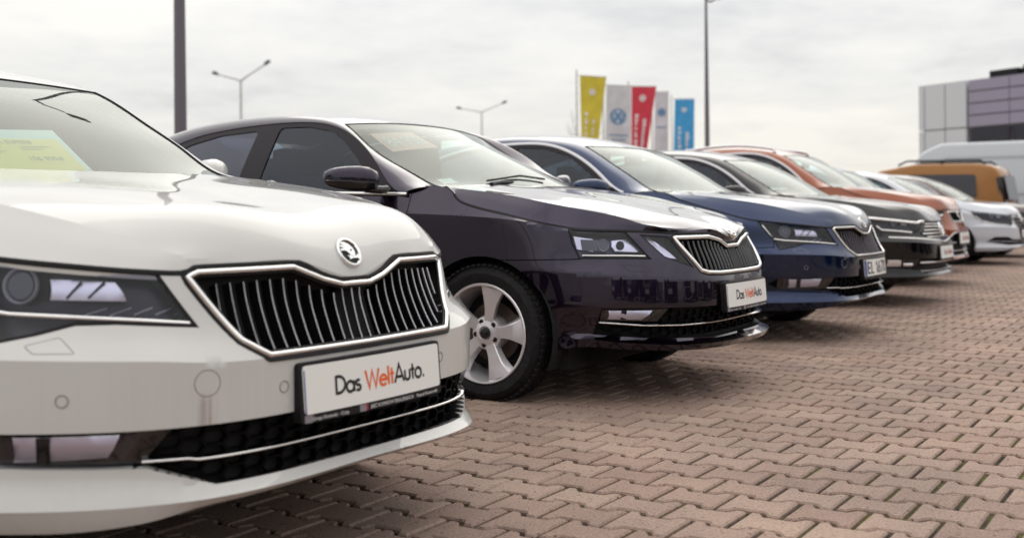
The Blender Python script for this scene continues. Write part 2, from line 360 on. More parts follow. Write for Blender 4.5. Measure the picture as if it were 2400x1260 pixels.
def patch(surf, poly, holes=(), step=.02, off=0., flange=0., lines=(), stepb=None, normals=False):
    poly = np.asarray(poly, float); sb = stepb or step; bd = dens(poly, sb); hs = [dens(h, sb) for h in holes]
    lo, hi = bd.min(0), bd.max(0); gx = np.arange(lo[0] + step * .5, hi[0], step); gy = np.arange(lo[1] + step * .5, hi[1], step)
    V2 = []; E = []
    def ring(P, closed=True):
        b = len(V2); V2.extend(map(tuple, P)); n = len(P); E.extend((b + i, b + (i + 1) % n) for i in range(n if closed else n - 1)); return list(range(b, b + n))
    loops = [ring(bd)] + [ring(h) for h in hs]
    for l in lines:
        l = np.asarray(l, float)
        ok = inside(poly, l) & (dist_poly(poly, l) > sb * .3)
        for h in holes: ok &= ~inside(h, l) & (dist_poly(h, l) > sb * .3)
        i = 0
        while i < len(l):
            if ok[i]:
                j = i
                while j + 1 < len(l) and ok[j + 1]: j += 1
                if j > i: ring(l[i:j + 1], False)
                i = j + 1
            else: i += 1
    if len(gx) and len(gy):
        G = np.array([(x + (step * .25 if k % 2 else -step * .25), y) for k, y in enumerate(gy) for x in gx])
        ok = inside(poly, G); G = G[ok]
        if len(G):
            ok = dist_poly(bd, G) > step * .45
            for h in hs: ok &= ~inside(h, G) & (dist_poly(h, G) > step * .45)
            for l in lines:
                l = np.asarray(l, float); ok &= np.min(np.linalg.norm(G[:, None] - l[None], axis=2), axis=1) > step * .45
            V2.extend(map(tuple, G[ok]))
    vo, eo, fo, ov, oe, of = delaunay_2d_cdt([Vector(v) for v in V2], E, [], 0, 1e-6)
    A = np.array([tuple(v) for v in vo]); T = np.array([tuple(f) for f in fo if len(f) == 3]); C = A[T].mean(1)
    ok = inside(bd, C)
    for h in hs: ok &= ~inside(h, C)
    T = T[ok]
    a2 = np.cross(A[T[:, 1]] - A[T[:, 0]], A[T[:, 2]] - A[T[:, 0]]); T = T[np.abs(a2) > 1e-10]
    P3 = surf.P(A); N3 = surf.N(A) if (off or flange) else None
    if off: P3 = P3 + N3 * off
    V = [P3]; Fc = [tuple(t) for t in T]; n = len(P3)
    # orient along surface normal
    if len(T):
        fn = np.cross(P3[T[:, 1]] - P3[T[:, 0]], P3[T[:, 2]] - P3[T[:, 0]]); nn = surf.N(A[T[:, 0]])
        if (fn * nn).sum() < 0: Fc = [t[::-1] for t in Fc]
    if flange:
        for lp in [bd] + hs:
            Q = surf.P(lp); NN = surf.N(lp); Q = Q + NN * off; k = len(Q); V += [Q, Q - NN * flange]
            Fc += [(n + i, n + (i + 1) % k, n + k + (i + 1) % k, n + k + i) for i in range(k)]; n += 2 * k
    if normals: return np.concatenate(V), Fc, surf.N(A)
    return np.concatenate(V), Fc
def strip(surf, line, prof, closed=False, step=.02):
    """sweep an open or closed (lateral, out) profile along a line on a surface"""
    Lp = dens(line, step, closed); P = surf.P(Lp); N = surf.N(Lp); n = len(P)
    if closed: T = np.roll(P, -1, 0) - np.roll(P, 1, 0)
    else: T = np.gradient(P, axis=0)
    T /= np.linalg.norm(T, axis=1)[:, None] + 1e-12; B = np.cross(N, T); B /= np.linalg.norm(B, axis=1)[:, None] + 1e-12
    K = len(prof); V = np.concatenate([P + B * l + N * o for l, o in prof]).reshape(K, n, 3)
    idx = lambda k, i: k * n + i % n
    Fc = [(idx(k, i), idx(k, i + 1), idx(k + 1, i + 1), idx(k + 1, i)) for k in range(K - 1) for i in range(n if closed else n - 1)]
    if not closed: Fc += [tuple(idx(k, 0) for k in range(K)), tuple(idx(k, n - 1) for k in range(K))[::-1]]
    return V.reshape(-1, 3), Fc
def grid(G):
    G = np.asarray(G); r, c = G.shape[:2]
    return G.reshape(-1, 3), [(i * c + j, i * c + j + 1, (i + 1) * c + j + 1, (i + 1) * c + j) for i in range(r - 1) for j in range(c - 1)]
def skirt(V, Fc, G, depth):
    """turn the rim of a grid downwards so that the panel has an edge"""
    G = np.asarray(G); rim = np.concatenate([G[0], G[1:, -1], G[-1, -2::-1], G[-2:0:-1, 0]]); k = len(rim); b = len(V)
    cen = G.reshape(-1, 3).mean(0); dn = np.array([0, 0, -depth]); V2 = np.concatenate([V, rim, rim + dn])
    return V2, list(Fc) + [(b + i, b + (i + 1) % k, b + k + (i + 1) % k, b + k + i) for i in range(k)]
def round_prof(wd, ht, n=6, base=-.004):
    return [(-wd / 2, base)] + [(-wd / 2 * math.cos(math.pi * i / n), ht * math.sin(math.pi * i / n)) for i in range(n + 1)] + [(wd / 2, base)]
# ------------------------------------------------------------------ printed plate letters (stroke shapes)
def arc(cx, cy, rx, ry, a0, a1, n=14): return [(cx + rx * math.cos(R(a0 + (a1 - a0) * i / n)), cy + ry * math.sin(R(a0 + (a1 - a0) * i / n))) for i in range(n + 1)]
GL = {'D': (.70, [[(0.06, 0), (.06, 1)], [(.06, .06), (.22, .06)] + arc(.22, .5, .42, .44, -90, 90) + [(.06, .94)]]),
      'a': (.62, [arc(.28, .3, .25, .28, 0, 360, 20), [(.54, 0), (.54, .6)]]),
      's': (.42, [arc(.2, .44, .14, .13, 35, 250, 9) + arc(.2, .17, .15, .14, 75, -150, 10)]),
      'W': (1.02, [[(.02, 1), (.27, .02), (.5, .92), (.74, .02), (.99, 1)]]),
      'e': (.62, [[(.05, .32), (.53, .32)] + arc(.29, .3, .25, .28, 5, 320, 18)]),
      'l': (.20, [[(.08, 0), (.08, 1.03)]]),
      't': (.34, [[(.15, 0), (.15, .88)], [(0, .57), (.31, .57)]]),
      'A': (.80, [[(.02, 0), (.39, 1), (.76, 0)], [(.16, .3), (.62, .3)]]),
      'u': (.56, [[(.06, .6), (.06, .25)] + arc(.26, .25, .2, .22, 180, 360, 10) + [(.46, .6)]]),
      'o': (.64, [arc(.29, .3, .26, .28, 0, 360, 22)]),
      '.': (.18, [[(.04, .07), (.16, .07)]]),
      'E': (.56, [[(.46, .06), (.06, .06), (.06, .94), (.46, .94)], [(.06, .5), (.42, .5)]]),
      'L': (.52, [[(.06, 1), (.06, .06), (.46, .06)]]), '1': (.42, [[(.05, .72), (.24, .94), (.24, 0)]]),
      '6': (.58, [arc(.27, .3, .21, .25, 0, 360, 18), [(.07, .36), (.34, .98)]]), '7': (.54, [[(.04, .94), (.48, .94), (.2, 0)]]),
      'X': (.6, [[(.05, 0), (.53, 1)], [(.05, 1), (.53, 0)]]), ' ': (.30, [])}
def ribbon(pts, th):
    P = np.array(pts, float); T = np.gradient(P, axis=0); T /= np.linalg.norm(T, axis=1)[:, None] + 1e-9
    if len(P) > 2:
        for i in range(1, len(P) - 1):
            pass
    Nn = np.c_[-T[:, 1], T[:, 0]]; k = np.ones(len(P))
    for i in range(1, len(P) - 1):
        e0 = P[i] - P[i - 1]; e1 = P[i + 1] - P[i]; e0 /= np.linalg.norm(e0); e1 /= np.linalg.norm(e1); m = e0 + e1; l = np.linalg.norm(m)
        if l > .3: m /= l; Nn[i] = (-m[1], m[0]); k[i] = 1 / max(.5, m @ e0)
    if np.linalg.norm(P[0] - P[-1]) < 1e-6:
        t = P[1] - P[-2]; t /= np.linalg.norm(t); Nn[0] = Nn[-1] = (-t[1], t[0])
    a = P + Nn * (th / 2 * k)[:, None]; b = P - Nn * (th / 2 * k)[:, None]; n = len(P)
    return np.concatenate([a, b]), [(i, i + 1, n + i + 1, n + i) for i in range(n - 1)]
def text_width(s): return sum(GL[c][0] for c in s)
def strokes(s, h, wx, th):
    """stroke text in (u, v): height h, horizontal scale wx"""
    x = 0; V = []; Fc = []; b = 0
    for c in s:
        adv, ls = GL[c]
        for l in ls:
            v, f = ribbon([(x + p[0] * h * wx, p[1] * h) for p in l], th); V.append(v); Fc += [tuple(i + b for i in q) for q in f]; b += len(v)
        x += adv * h * wx
    return np.concatenate(V), Fc, x
def font2d(s, h):
    cu = bpy.data.curves.new('t', 'FONT'); cu.body = s; cu.size = h * 1.38; cu.resolution_u = 2
    o = bpy.data.objects.new('t', cu); COL.objects.link(o); bpy.context.view_layer.update()
    me = bpy.data.meshes.new_from_object(o.evaluated_get(bpy.context.evaluated_depsgraph_get()))
    V = np.array([v.co[:2] for v in me.vertices]) if len(me.vertices) else np.zeros((0, 2)); Fc = [tuple(p.vertices) for p in me.polygons]
    bpy.data.objects.remove(o); bpy.data.curves.remove(cu); bpy.data.meshes.remove(me)
    return V, Fc
def plate(car, x, z, kind='das', tilt=4, simple=False):
    """number plate in its holder on the bumper; faces +x, letters run towards +y"""
    ct, st = math.cos(R(tilt)), math.sin(R(tilt)); bend = .012
    def at(u, v, o): return (x - bend * (u / .27) ** 2 + o * ct - v * st * 0 - v * math.tan(R(tilt)) * 1, u, z + v)
    def slab(name, u0, u1, v0, v1, o0, o1, m, par, r=.008):
        P = rounded([(u0, v0), (u1, v0), (u1, v1), (u0, v1)], r, 3); P = dens(P, .06); n = len(P)
        V = [at(u, v, o1) for u, v in P] + [at(u, v, o0) for u, v in P]
        c = P.mean(0); us = np.linspace(u0 + r, u1 - r, 7)
        T = patch_flat(P); Fc = [t for t in T] + [(i, n + i, n + (i + 1) % n, (i + 1) % n) for i in range(n)]
        return car.add(name, V, Fc, m, par, sharp=40)
    def flat(name, V2, Fc, o, m, par): return car.add(name, [at(u, v, o) for u, v in V2], Fc, m, par, smooth=False)
    h = slab('plate_holder', -.268, .268, -.074, .062, -.02, .006, 'bplastic', None, .012)
    slab('plate_sheet', -.258, .258, -.054, .055, .006, .009, 'platew', h, .010)
    if kind == 'das':
        hh = .0435; wx = .345 / (text_width('Das WeltAuto.') * hh); u0 = -.160
        for s, m in (('Das ', 'ink'), ('Welt', 'inko'), ('Auto.', 'ink')):
            V, Fc, wd = strokes(s, hh, wx, .0074); flat('lettering', V + [u0, -.021], Fc, .0096, m, h); u0 += wd
        flat('euro_band', np.array([(-.257, -.052), (-.2535, -.052), (-.2535, .045), (-.257, .045)]), [(0, 1, 2, 3)], .0094, 'euro', h)
        if not simple:
            flat('holder_strip', np.array([(-.258, -.073), (-.055, -.073), (-.055, -.0555), (-.258, -.0555)]), [(0, 1, 2, 3)], .0066, 'inkg', h)
            flat('holder_mark', np.array([(-.055, -.072), (-.048, -.072), (-.048, -.056), (-.055, -.056)]), [(0, 1, 2, 3)], .0068, 'inkr', h)
            for s, u, hh2, wmax in (('Grupa Krotoski - Cichy', -.235, .0085, .172), ('SIE\u0106 KOMIS\u00d3W DEALERSKICH', -.04, .0088, .178), ('Pozna\u0144-Komorniki', .148, .0088, .106)):
                V, Fc = font2d(s, hh2); sc = min(1.05, wmax / V[:, 0].max()); flat('lettering', V * [sc, 1] + [u, -.0695], Fc, .0072, 'inkw', h)
    else:
        flat('euro_band', np.array([(-.256, -.052), (-.215, -.052), (-.215, .052), (-.256, .052)]), [(0, 1, 2, 3)], .0094, 'euro', h)
        V, Fc, wd = strokes('EL 167X', .080, .80, .0115); flat('lettering', V * [.44 / wd, 1] + [-.20, -.040], Fc, .0096, 'ink', h)
    return h
def patch_flat(P):
    vo, eo, fo, a, b, c = delaunay_2d_cdt([Vector(p) for p in P], [(i, (i + 1) % len(P)) for i in range(len(P))], [], 0, 1e-7)
    A = np.array([tuple(v) for v in vo]); T = np.array([tuple(f) for f in fo]); C = A[T].mean(1); T = T[inside(P, C)]
    cr = np.cross(A[T[:, 1]] - A[T[:, 0]], A[T[:, 2]] - A[T[:, 0]]); return [tuple(t) if q > 0 else tuple(t[::-1]) for t, q in zip(T, cr)]
# ------------------------------------------------------------------ wheel
def wheel_parts(rad=.316, rim=.232, wd=.205):
    """wheel centred at origin, axle along y, outer face towards -y"""
    h = wd / 2; P = {}
    prof = [(rim - .006, -h + .012), (rim + .004, -h + .006), (rim + .012, -h + .001), (rim + .045, -h - .004), (rad - .026, -h + .004), (rad - .009, -h + .018), (rad - .002, -h + .034), (rad, -h + .06), (rad, h - .06), (rad - .002, h - .034), (rad - .02, h - .008), (rim, h)]
    m = MB(); m.lathe(prof, 96)
    P['tyre'] = (m.v, m.f, 'tyre')
    m = MB()   # shoulder blocks
    for k in range(64):
        a = 2 * math.pi * k / 64; c = Matrix.Rotation(-a, 4, 'Y')
        for yy, ll in ((-h + .030, .042), (-.012, .032), (.03, .03)):
            p = c @ Vector((rad - .0006, yy, 0)); rot = c @ Matrix.Rotation(R(22), 4, 'X'); m.box(p, (.011, ll, .021), rot)
    P['tread'] = (m.v, m.f, 'tyre')
    m = MB(); m.lathe([(rim - .002, -h + .008), (rim, -h + .004), (rim - .004, -h - .001), (rim - .012, -h + .001), (rim - .016, -h + .012), (rim - .020, -h + .03), (rim - .03, -h + .06), (rim - .034, h - .02)], 96)
    P['rim'] = (m.v, m.f, 'alloy')
    m = MB()
    for k in range(1):
        a0 = R(90 + 6)
        def pt(r, da, y): a = a0 + da; return (r * math.cos(a), y, r * math.sin(a))
        yo, yi = -h + .012, -h + .034
        ang = lambda wv, r: math.asin(min(.9, wv / r))
        sec = [(.046, .030, yi - .004), (.078, .030, yi - .007), (.11, .033, yo + .012), (.15, .043, yo + .004), (.19, .058, yo), (rim - .010, .073, yo - .003)]
        V = []; Fc = []
        for r, wv, y in sec:
            t = ang(wv, r); V += [pt(r, -t, y + .018), pt(r, -t * .96, y + .001), pt(r, t * .62, y + .001), pt(r, t * .72, y + .004), pt(r, t, y + .030), ]
        n = 5
        for i in range(len(sec) - 1):
            for j in range(n - 1): Fc.append((i * n + j, i * n + j + 1, (i + 1) * n + j + 1, (i + 1) * n + j))
        m.add(V, Fc)
    P['spoke'] = (m.v, m.f, 'alloy')
    m = MB(); m.lathe([(.001, -h + .028), (.03, -h + .026), (.034, -h + .022), (.06, -h + .030), (.075, -h + .034), (.083, -h + .05), (.08, h)], 48); P['hub'] = (m.v, m.f, 'alloy')
    m = MB(); m.lathe([(.0005, -h + .014), (.018, -h + .015), (.025, -h + .018), (.028, -h + .026)], 32); P['hub_cap'] = (m.v, m.f, 'gloss')
    m = MB(); m.lathe([(.0005, -h + .027), (.0115, -h + .027), (.0125, -h + .031), (.0125, -h + .05)], 14); P['wheel_bolt'] = (m.v, m.f, 'bplastic')
    m = MB(); m.lathe([(.05, .0), (.14, .0), (.142, .012), (.14, .022), (.05, .022)], 48); m.box((.12, 0.01, .07), (.07, .06, .10)); P['brake_disc'] = (m.v, m.f, 'brake')
    m = MB(); m.lathe([(.001, .045), (rim - .03, .05)], 40); P['wheel_back'] = (m.v, m.f, 'cavity')
    return P
WHEEL = {}
def wheel_thing(car, x, y, z, rad, steer=0, spin=0):
    key = round(rad, 3)
    if key not in WHEEL: WHEEL[key] = {n: None for n in ()} or {'_': wheel_parts(rad, rad - .084)}
    W = WHEEL[key]; side = -1 if y < 0 else 1
    root = None; ks = kb = 0
    for n in ['tyre', 'tread', 'rim'] + ['spoke'] * 5 + ['hub', 'hub_cap'] + ['wheel_bolt'] * 5 + ['brake_disc', 'wheel_back']:
        V, Fc, m = W['_'][n]
        if n not in W: o = mesh(n, V, Fc, m, None, sharp=28); W[n] = o.data
        else: o = bpy.data.objects.new(n, W[n]); COL.objects.link(o)
        if n == 'tyre':
            o.name = 'wheel'; root = o; o.parent = car.root; o.location = (x, y, z); o.rotation_euler = (0, spin, R(180) if side > 0 else 0); o.scale = [1 / q for q in car.root.scale]
        else: o.parent = root
        if n == 'spoke': o.rotation_euler = (0, R(72 * ks), 0); ks += 1
        if n == 'wheel_bolt': a = R(132 + 72 * kb); o.location = (.056 * math.cos(a), 0, .056 * math.sin(a)); kb += 1
    return root
# ------------------------------------------------------------------ the car
class Car:
    def __init__(s, name, label, paint, pose, spec, group=None, xf=None, scale=(1, 1, 1)):
        s.root = thing(name, label, 'car', (pose[0], pose[1], 0), R(pose[2]), group); s.root.scale = scale; s.p = paint; s.sp = spec; s.xf = xf
        s.W = Wall(spec['plan'], spec['rows'], spec['crease']); s.fine = spec.get('step', .016)
    def add(s, name, V, Fc, m, parent=None, **k):
        V = np.asarray(V, float)
        if s.xf: V = s.xf(V)
        return mesh(name, V, Fc, m, parent or s.root, **k)
    # --- body
    def creaselines(s, a0, a1, step=.02):
        q = np.arange(a0, a1, step); Z, D = s.W.RZ(q); return [np.c_[q, Z[:, j]] for j in s.W.crease]
    def wp(s, name, poly, holes=(), m=None, parent=None, step=None, off=0., flange=.02, gap=.0022, creases=True):
        poly = np.asarray(poly, float)
        if gap: poly = shrink(dens(poly, .05), gap)
        st = step or s.fine; ln = s.creaselines(poly[:, 0].min(), poly[:, 0].max()) if creases else ()
        V, Fc = patch(s.W, poly, holes, st, off, flange, ln); return s.add(name, V, Fc, m or s.p, parent, sharp=24)
    def build_body(s):
        sp, W = s.sp, s.W; ax, rx, wr = sp['axle'], sp['raxle'], sp['wr']; arch = sp.get('arch', wr + .036)
        hl = sp['hl']            # headlight outline on wall (lateral a>0, z): outer-top, outer-bottom, inner-bottom, inner-top
        top = lambda a0, a1, n=24: [(a, float(W.top(a)[0])) for a in np.linspace(a0, a1, n)]
        zb = sp.get('zb', .2)
        def archpts(xc, t0, t1, n=22): return [(W.sx(xc + arch * math.cos(R(t))), wr - .006 + arch * math.sin(R(t))) for t in np.linspace(t0, t1, n)]
        t_b = -math.degrees(math.asin(min(.95, (wr - zb - .03) / arch)))
        zs = sp['zs']            # bumper / fender joint height
        t_j = math.degrees(math.asin(min(.98, (zs - wr) / arch)))
        bot = lambda a0, a1, n=16: [(a, float(W.row(1, a)[0])) for a in np.linspace(a0, a1, n)]
        fr = archpts(ax, t_b, t_j, 12)
        hob = hl['outer_bottom']; 
        half = bot(0, fr[0][0] - .01, 30) + fr + [(hob[0] + .0, zs)] + hl['bottom'] + hl['inner'] + top(hl['inner'][-1][0], 0, 40)
        # de-duplicate
        hp = [half[0]]
        for q in half[1:]:
            if math.dist(q, hp[-1]) > 1e-3: hp.append(q)
        s.fascia = s.wp('front_bumper', mirror_half(hp), sp['holes'](s), flange=.025)
        gapx = sp['door_x']
        for sg in (1, -1):
            f = (lambda P: np.array(P)) if sg > 0 else (lambda P: flip(P))
            ad = W.sx(gapx); a2 = archpts(ax, t_j, 180 - t_b, 26)
            fend = a2 + [(W.sx(gapx), zb + .03), (ad, float(W.top(ad)[0]))] + top(ad, hl['outer_top'][0], 46)[1:] + hl['outer'] + [(hob[0], zs)]
            fp = [fend[0]]
            for q in fend[1:]:
                if math.dist(q, fp[-1]) > 1e-3: fp.append(q)
            s.wp('fender', f(fp), flange=.03)
            ab, ar = W.sx(sp['b_x']), W.sx(sp['c_x'])
            s.wp('front_door', f([(ad, zb + .03), (ab, zb + .03)] + top(ab, ad, 30)), step=.03)
            r2 = archpts(rx, 0, 100, 16)
            rd = [(ab, zb + .03), (W.sx(rx + arch + .06), zb + .03)] + [q for q in archpts(rx + .06, 5, 62, 10)] + top(ar, ab, 30)
            s.wp('rear_door', f(rd), step=.03)
            rq = archpts(rx + .06, 62, 5, 10)[:0] + [(ar, float(W.top(ar)[0]))] + archpts(rx + .06, 62, 62, 1) + archpts(rx, 75, 180 - t_b, 20)
            aR = W.S; rq += [(a, float(W.row(1, a)[0])) for a in np.linspace(rq[-1][0] + .03, aR, 24)] + top(aR, ar, 50)
            s.wp('rear_quarter', f(rq), step=.04)
        # chassis, wheel wells: dark, keep light from passing under the shell
        m = MB(); L0 = sp['plan'][-1][0]
        m.box(((L0 - .3) / 2 - .1, 0, .20), (-(L0) - .62, 1.5, .10)); m.box((-.62, 0, .42), (.62, 1.06, .36)); m.box((ax, 0, .50), (.8, 1.16, .30)); m.box((rx, 0, .5), (.9, 1.16, .35))
        m.box(((ax + rx) / 2 + .1, 0, .34), (abs(ax - rx) - .85, 1.66, .2))
        m.prism([(-.27, .235), (-.29, .26), (-.78, .21), (-.78, .15), (-.5, .165)], -.56, .56, 'y')
        s.add('chassis', m.v, m.f, 'cavity', smooth=False)
        for xc in (ax, rx):
            for sg in (1, -1):
                V = []; n = 20
                for i in range(n + 1):
                    t = R(-25 + 230 * i / n)
                    for y in (.55, .865): V.append((xc + (arch + .012) * math.cos(t), sg * y, wr - .006 + (arch + .012) * math.sin(t)))
                Fc = [(2 * i, 2 * i + 1, 2 * i + 3, 2 * i + 2) for i in range(n)]; b = len(V)
                V += [(xc + (arch + .012) * math.cos(R(-25 + 230 * i / n)), sg * .55, wr - .006 + (arch + .012) * math.sin(R(-25 + 230 * i / n))) for i in range(n + 1)]; Fc.append(tuple(range(b, b + n + 1)))
                s.add('arch_liner', V, Fc, 'cavity', smooth=False)
                wheel_thing(s, xc, sg * (sp['ty'] - .1025), wr - .008, wr, spin=R(17))
    def build_bonnet(s):
        sp, W = s.sp, s.W; B = sp['bonnet']; n = 56; rows = []
        for r in B['rows']:
            y0 = r[0][1] if abs(r[0][1]) > 1e-6 else 0.; a = W.sy(B['fy'][len(rows)]) if B['fy'][len(rows)] else 0.
            p0 = W.P(np.array([[a, float(W.top(a)[0]) + .001]]))[0] + np.array([-.002, 0, .003]); rows.append(curve3([p0] + [tuple(q) for q in r], n))
        ae = np.linspace(W.sy(B['fy'][-1]) + .008, W.sx(B['rear_x']), 120); E = W.P(np.c_[ae, W.top(ae) + .002]); E = E + np.array([0, 0, .003])
        if 'edge_end' in B: E = np.concatenate([E, [B['edge_end']]])
        E = curve3(E, n, pchip)
        R_ = np.array(rows); R_[:, :, 2] += B.get('dz', 0.)
        full = np.concatenate([R_[:0:-1] * [1, -1, 1], R_]); K = len(full); nc = 9; out = []
        tt = np.linspace(0, K - 1, (K - 1) * nc + 1); mid = []
        for j in range(n):
            cj = chord(full[:, j]); mid.append(cspline(cj, full[:, j])(np.interp(tt, np.arange(K), cj)))
        mid = np.stack(mid, 1)
        Em = R_[-1] * .5 + E * .5; Em[:, 2] += B.get('bulge', .004) * np.sin(np.linspace(0, 1, n) * math.pi) ** .5
        fac = []
        for j in range(n): fac.append(pchip([0, .5, 1], np.array([R_[-1][j], Em[j], E[j]]))(np.linspace(0, 1, 13)[1:]))
        fac = np.stack(fac, 1)
        G = np.concatenate([(fac * [1, -1, 1])[::-1], mid, fac]); V, Fc = grid(G); V, Fc = skirt(V, [f[::-1] for f in Fc], G, .022)
        ab = np.linspace(-W.sx(B['rear_x']) + .05, W.sx(B['rear_x']) - .05, 160); s.bar('bonnet_gap_shade', np.c_[ab, W.top(ab) - .001], .013, .0022, 'cavity', None, 0., .05)  # black strip paints the shade of the shut gap along the bonnet edge
        s.add('bonnet', V, Fc, s.p, sharp=B.get('sharp', 10.5)); s.bon = G
    def build_top(s):
        sp, W = s.sp, s.W; Fr = np.array(sp['F']); c = chord(Fr); fF = pchip(c, Fr) if sp.get('pF') else cspline(c, Fr)
        tx = lambda x: float(np.interp(-x, -Fr[:, 0], c))
        def seg(x0, x1, n): return fF(np.linspace(tx(x0), tx(x1), n))
        def shell(edge, centre, nw=13):
            out = []
            for w_ in np.linspace(-1, 1, 2 * nw + 1):
                out.append(np.c_[centre[:, 0] + (edge[:, 0] - centre[:, 0]) * w_ ** 2, edge[:, 1] * w_, centre[:, 2] + (edge[:, 2] - centre[:, 2]) * np.abs(w_) ** 2.2])
            return np.array(out)
        n = 30; ws = shell(seg(sp['ws'][0], sp['ws'][1], n), curve3(sp['wsc'], n)); V, Fc = grid(ws); s.add('windscreen', V, [f[::-1] for f in Fc], 'screen', sharp=0)
        ce = curve3(sp['roofc'], n); rf = shell(seg(sp['ws'][1] - .004, sp['re'], n), ce); V, Fc = grid(rf); s.add('roof', V, [f[::-1] for f in Fc], s.p, sharp=0)
        V, Fc = grid(rf - np.array([0, 0, .03])); s.add('roof_lining', V, Fc, 'liner', sharp=0)
        e2 = seg(sp['re'] - .02, Fr[-1][0], n); c2 = curve3([sp['roofc'][-1]] + sp['rearc'], n); rw = shell(e2, c2); V, Fc = grid(rw); s.add('rear_window', V, [f[::-1] for f in Fc], 'tint', sharp=0)
        # black rim round the screen
        for sg in (1, -1):
            ed = seg(sp['ws'][0], sp['ws'][1], n) * [1, sg, 1]; m = MB(); m.tube(ed + [0, 0, .001], .004, 6); s.add('screen_seal', m.v, m.f, 'bplastic')
        m = MB(); m.tube(ws[:, -1] + [0, 0, .001], .003, 6); s.add('screen_header', m.v, m.f, 'bplastic')
        V, Fc = grid(np.stack([ws[:, 0] + [.0, 0, -.004], ws[:, 0] + [.20, 0, -.035]])); s.add('cowl', V, Fc, 'bplastic')
        # boot deck
        a = np.linspace(W.sx(sp['c_x'] - .1), W.S - 1e-3, 30); E = W.P(np.c_[a, W.top(a)]); G = []
        for w_ in np.linspace(-1, 1, 9): G.append(np.c_[E[:, 0], E[:, 1] * w_, E[:, 2] + .03 * (1 - w_ * w_)])
        V, Fc = grid(np.array(G)); s.add('boot_lid', V, [f[::-1] for f in Fc], s.p, sharp=0)
        # sides
        zbelt = np.array(sp['belt']); zf = lambda x: np.interp(-np.atleast_1d(x), -zbelt[:, 0], zbelt[:, 1])
        xs = np.linspace(-5, 0, 60)[::-1]; a = np.array([W.sx(x) for x in xs]); yb = W.P(np.c_[a, W.top(a)])[:, 1] - .004
        yb = np.where(xs > sp['door_x'] - .1, yb[np.argmin(np.abs(xs - (sp['door_x'] - .12)))], yb); ybf = pchip(xs[::-1], yb[::-1][:, None])
        for sg in (-1, 1):
            S = Side(ybf, float(np.mean(zbelt[:, 1])), sp['tum'][0], sp['tum'][1], sg); s.side = S
            D = np.array(sp['D']); Dd = curve3(np.c_[D, D[:, 0] * 0], 70)[:, :2]
            xb = np.linspace(D[-1, 0], D[0, 0], 40); base = np.c_[xb, zf(xb) + .002]
            poly = np.concatenate([Dd, base[1:-1]])
            wins = [np.array(w_) for w_ in sp['wins']]
            V, Fc = patch(S, poly, [rounded(w_, .03, 3) for w_ in wins], .03, -.004, .012, stepb=.02); s.add('window_frame', V, Fc, sp.get('frame_m', 'trim'), sharp=40)
            for k, w_ in enumerate(wins):
                V, Fc, Nn = patch(S, rounded(shrink(w_, -.008), .03, 3), (), .05, -.009, normals=True); s.add('side_window', V, Fc, 'glass' if k == 0 else 'tint', sharp=0, normals=Nn)
            # cantrail and pillars
            N = 70; A = S.P(Dd)[np.round(np.linspace(0, 69, N)).astype(int)]; Fs = curve3(fF(np.linspace(0, c[-1], 200)), N, pchip) * [1, sg, 1]
            # match by x so that sections run across the pillar
            k = pchip(np.linspace(0, 1, len(sp['FDx'])), np.array([tx(q) for q in sp['FDx']])[:, None])(np.linspace(0, 1, N))[:, 0]; Fs = fF(k) * [1, sg, 1]
            dirn = Fs - A; mid = (A + Fs) / 2 + np.array([0, sg, .75]) * (np.linalg.norm(dirn, axis=1) * .10)[:, None]
            Q = [];
            for t in np.linspace(0, 1, 9): Q.append(A * (1 - t) ** 2 + 2 * (2 * mid - (A + Fs) / 2) * t * (1 - t) + Fs * t * t)
            V, Fc = grid(np.array(Q)); s.add('pillar', V, Fc if sg < 0 else [f[::-1] for f in Fc], s.p, sharp=0)
            if sp.get('chrome_top'):
                V, Fc = strip(S, Dd[2:int(len(Dd) * sp['chrome_top'])], round_prof(sp.get('chrome_w', .022), .006), step=.03); s.add('window_moulding', V, Fc, 'satin')
            if sp.get('chrome_belt'):
                xb = np.linspace(*sp['chrome_belt'], 40); V, Fc = strip(S, np.c_[xb, zf(xb) + .006], round_prof(.016, .007), step=.03); s.add('waist_moulding', V, Fc, 'chrome')
            # mirror
            s.mirror(sg)
        # inner parts: dashboard, seats
        m = MB(); z0 = sp['wsc'][0][2]; x0 = sp['wsc'][0][0]
        m.prism([(x0 - .02, z0 - .06), (x0 - .22, z0 - .02), (x0 - .46, z0 - .045), (x0 - .50, z0 - .16), (x0 - .40, .5), (x0 - .02, .5)], -.70, .70, 'y'); s.add('dashboard', m.v, m.f, 'dash', sharp=35)
        m = MB(); c0 = Vector((x0 - .62, .36, z0 - .10)); rot = Matrix.Rotation(R(-64), 3, 'Y')
        m.tube([c0 + rot @ Vector((.185 * math.cos(t), .185 * math.sin(t), 0)) for t in np.linspace(0, 2 * math.pi, 29)], .015, 8, False); m.box(c0, (.12, .14, .10)); m.tube([c0 + rot @ Vector((0, -.18, 0)), c0 + rot @ Vector((0, .18, 0))], .018, 6); s.add('steering_wheel', m.v, m.f, 'dash')
        for xs_, ys in ((x0 - 1.22, (.36, -.36)), (x0 - 2.12, (.4, 0, -.4))):
            for y in ys: s.seat(xs_, y)
        m = MB(); V = ws[13, -4]; m.box((V[0] - .06, 0, V[2] - .07), (.03, .24, .065)); m.box((V[0] - .03, 0, V[2] - .03), (.04, .03, .05)); s.add('rear_view_mirror', m.v, m.f, 'bplastic')
        return ws
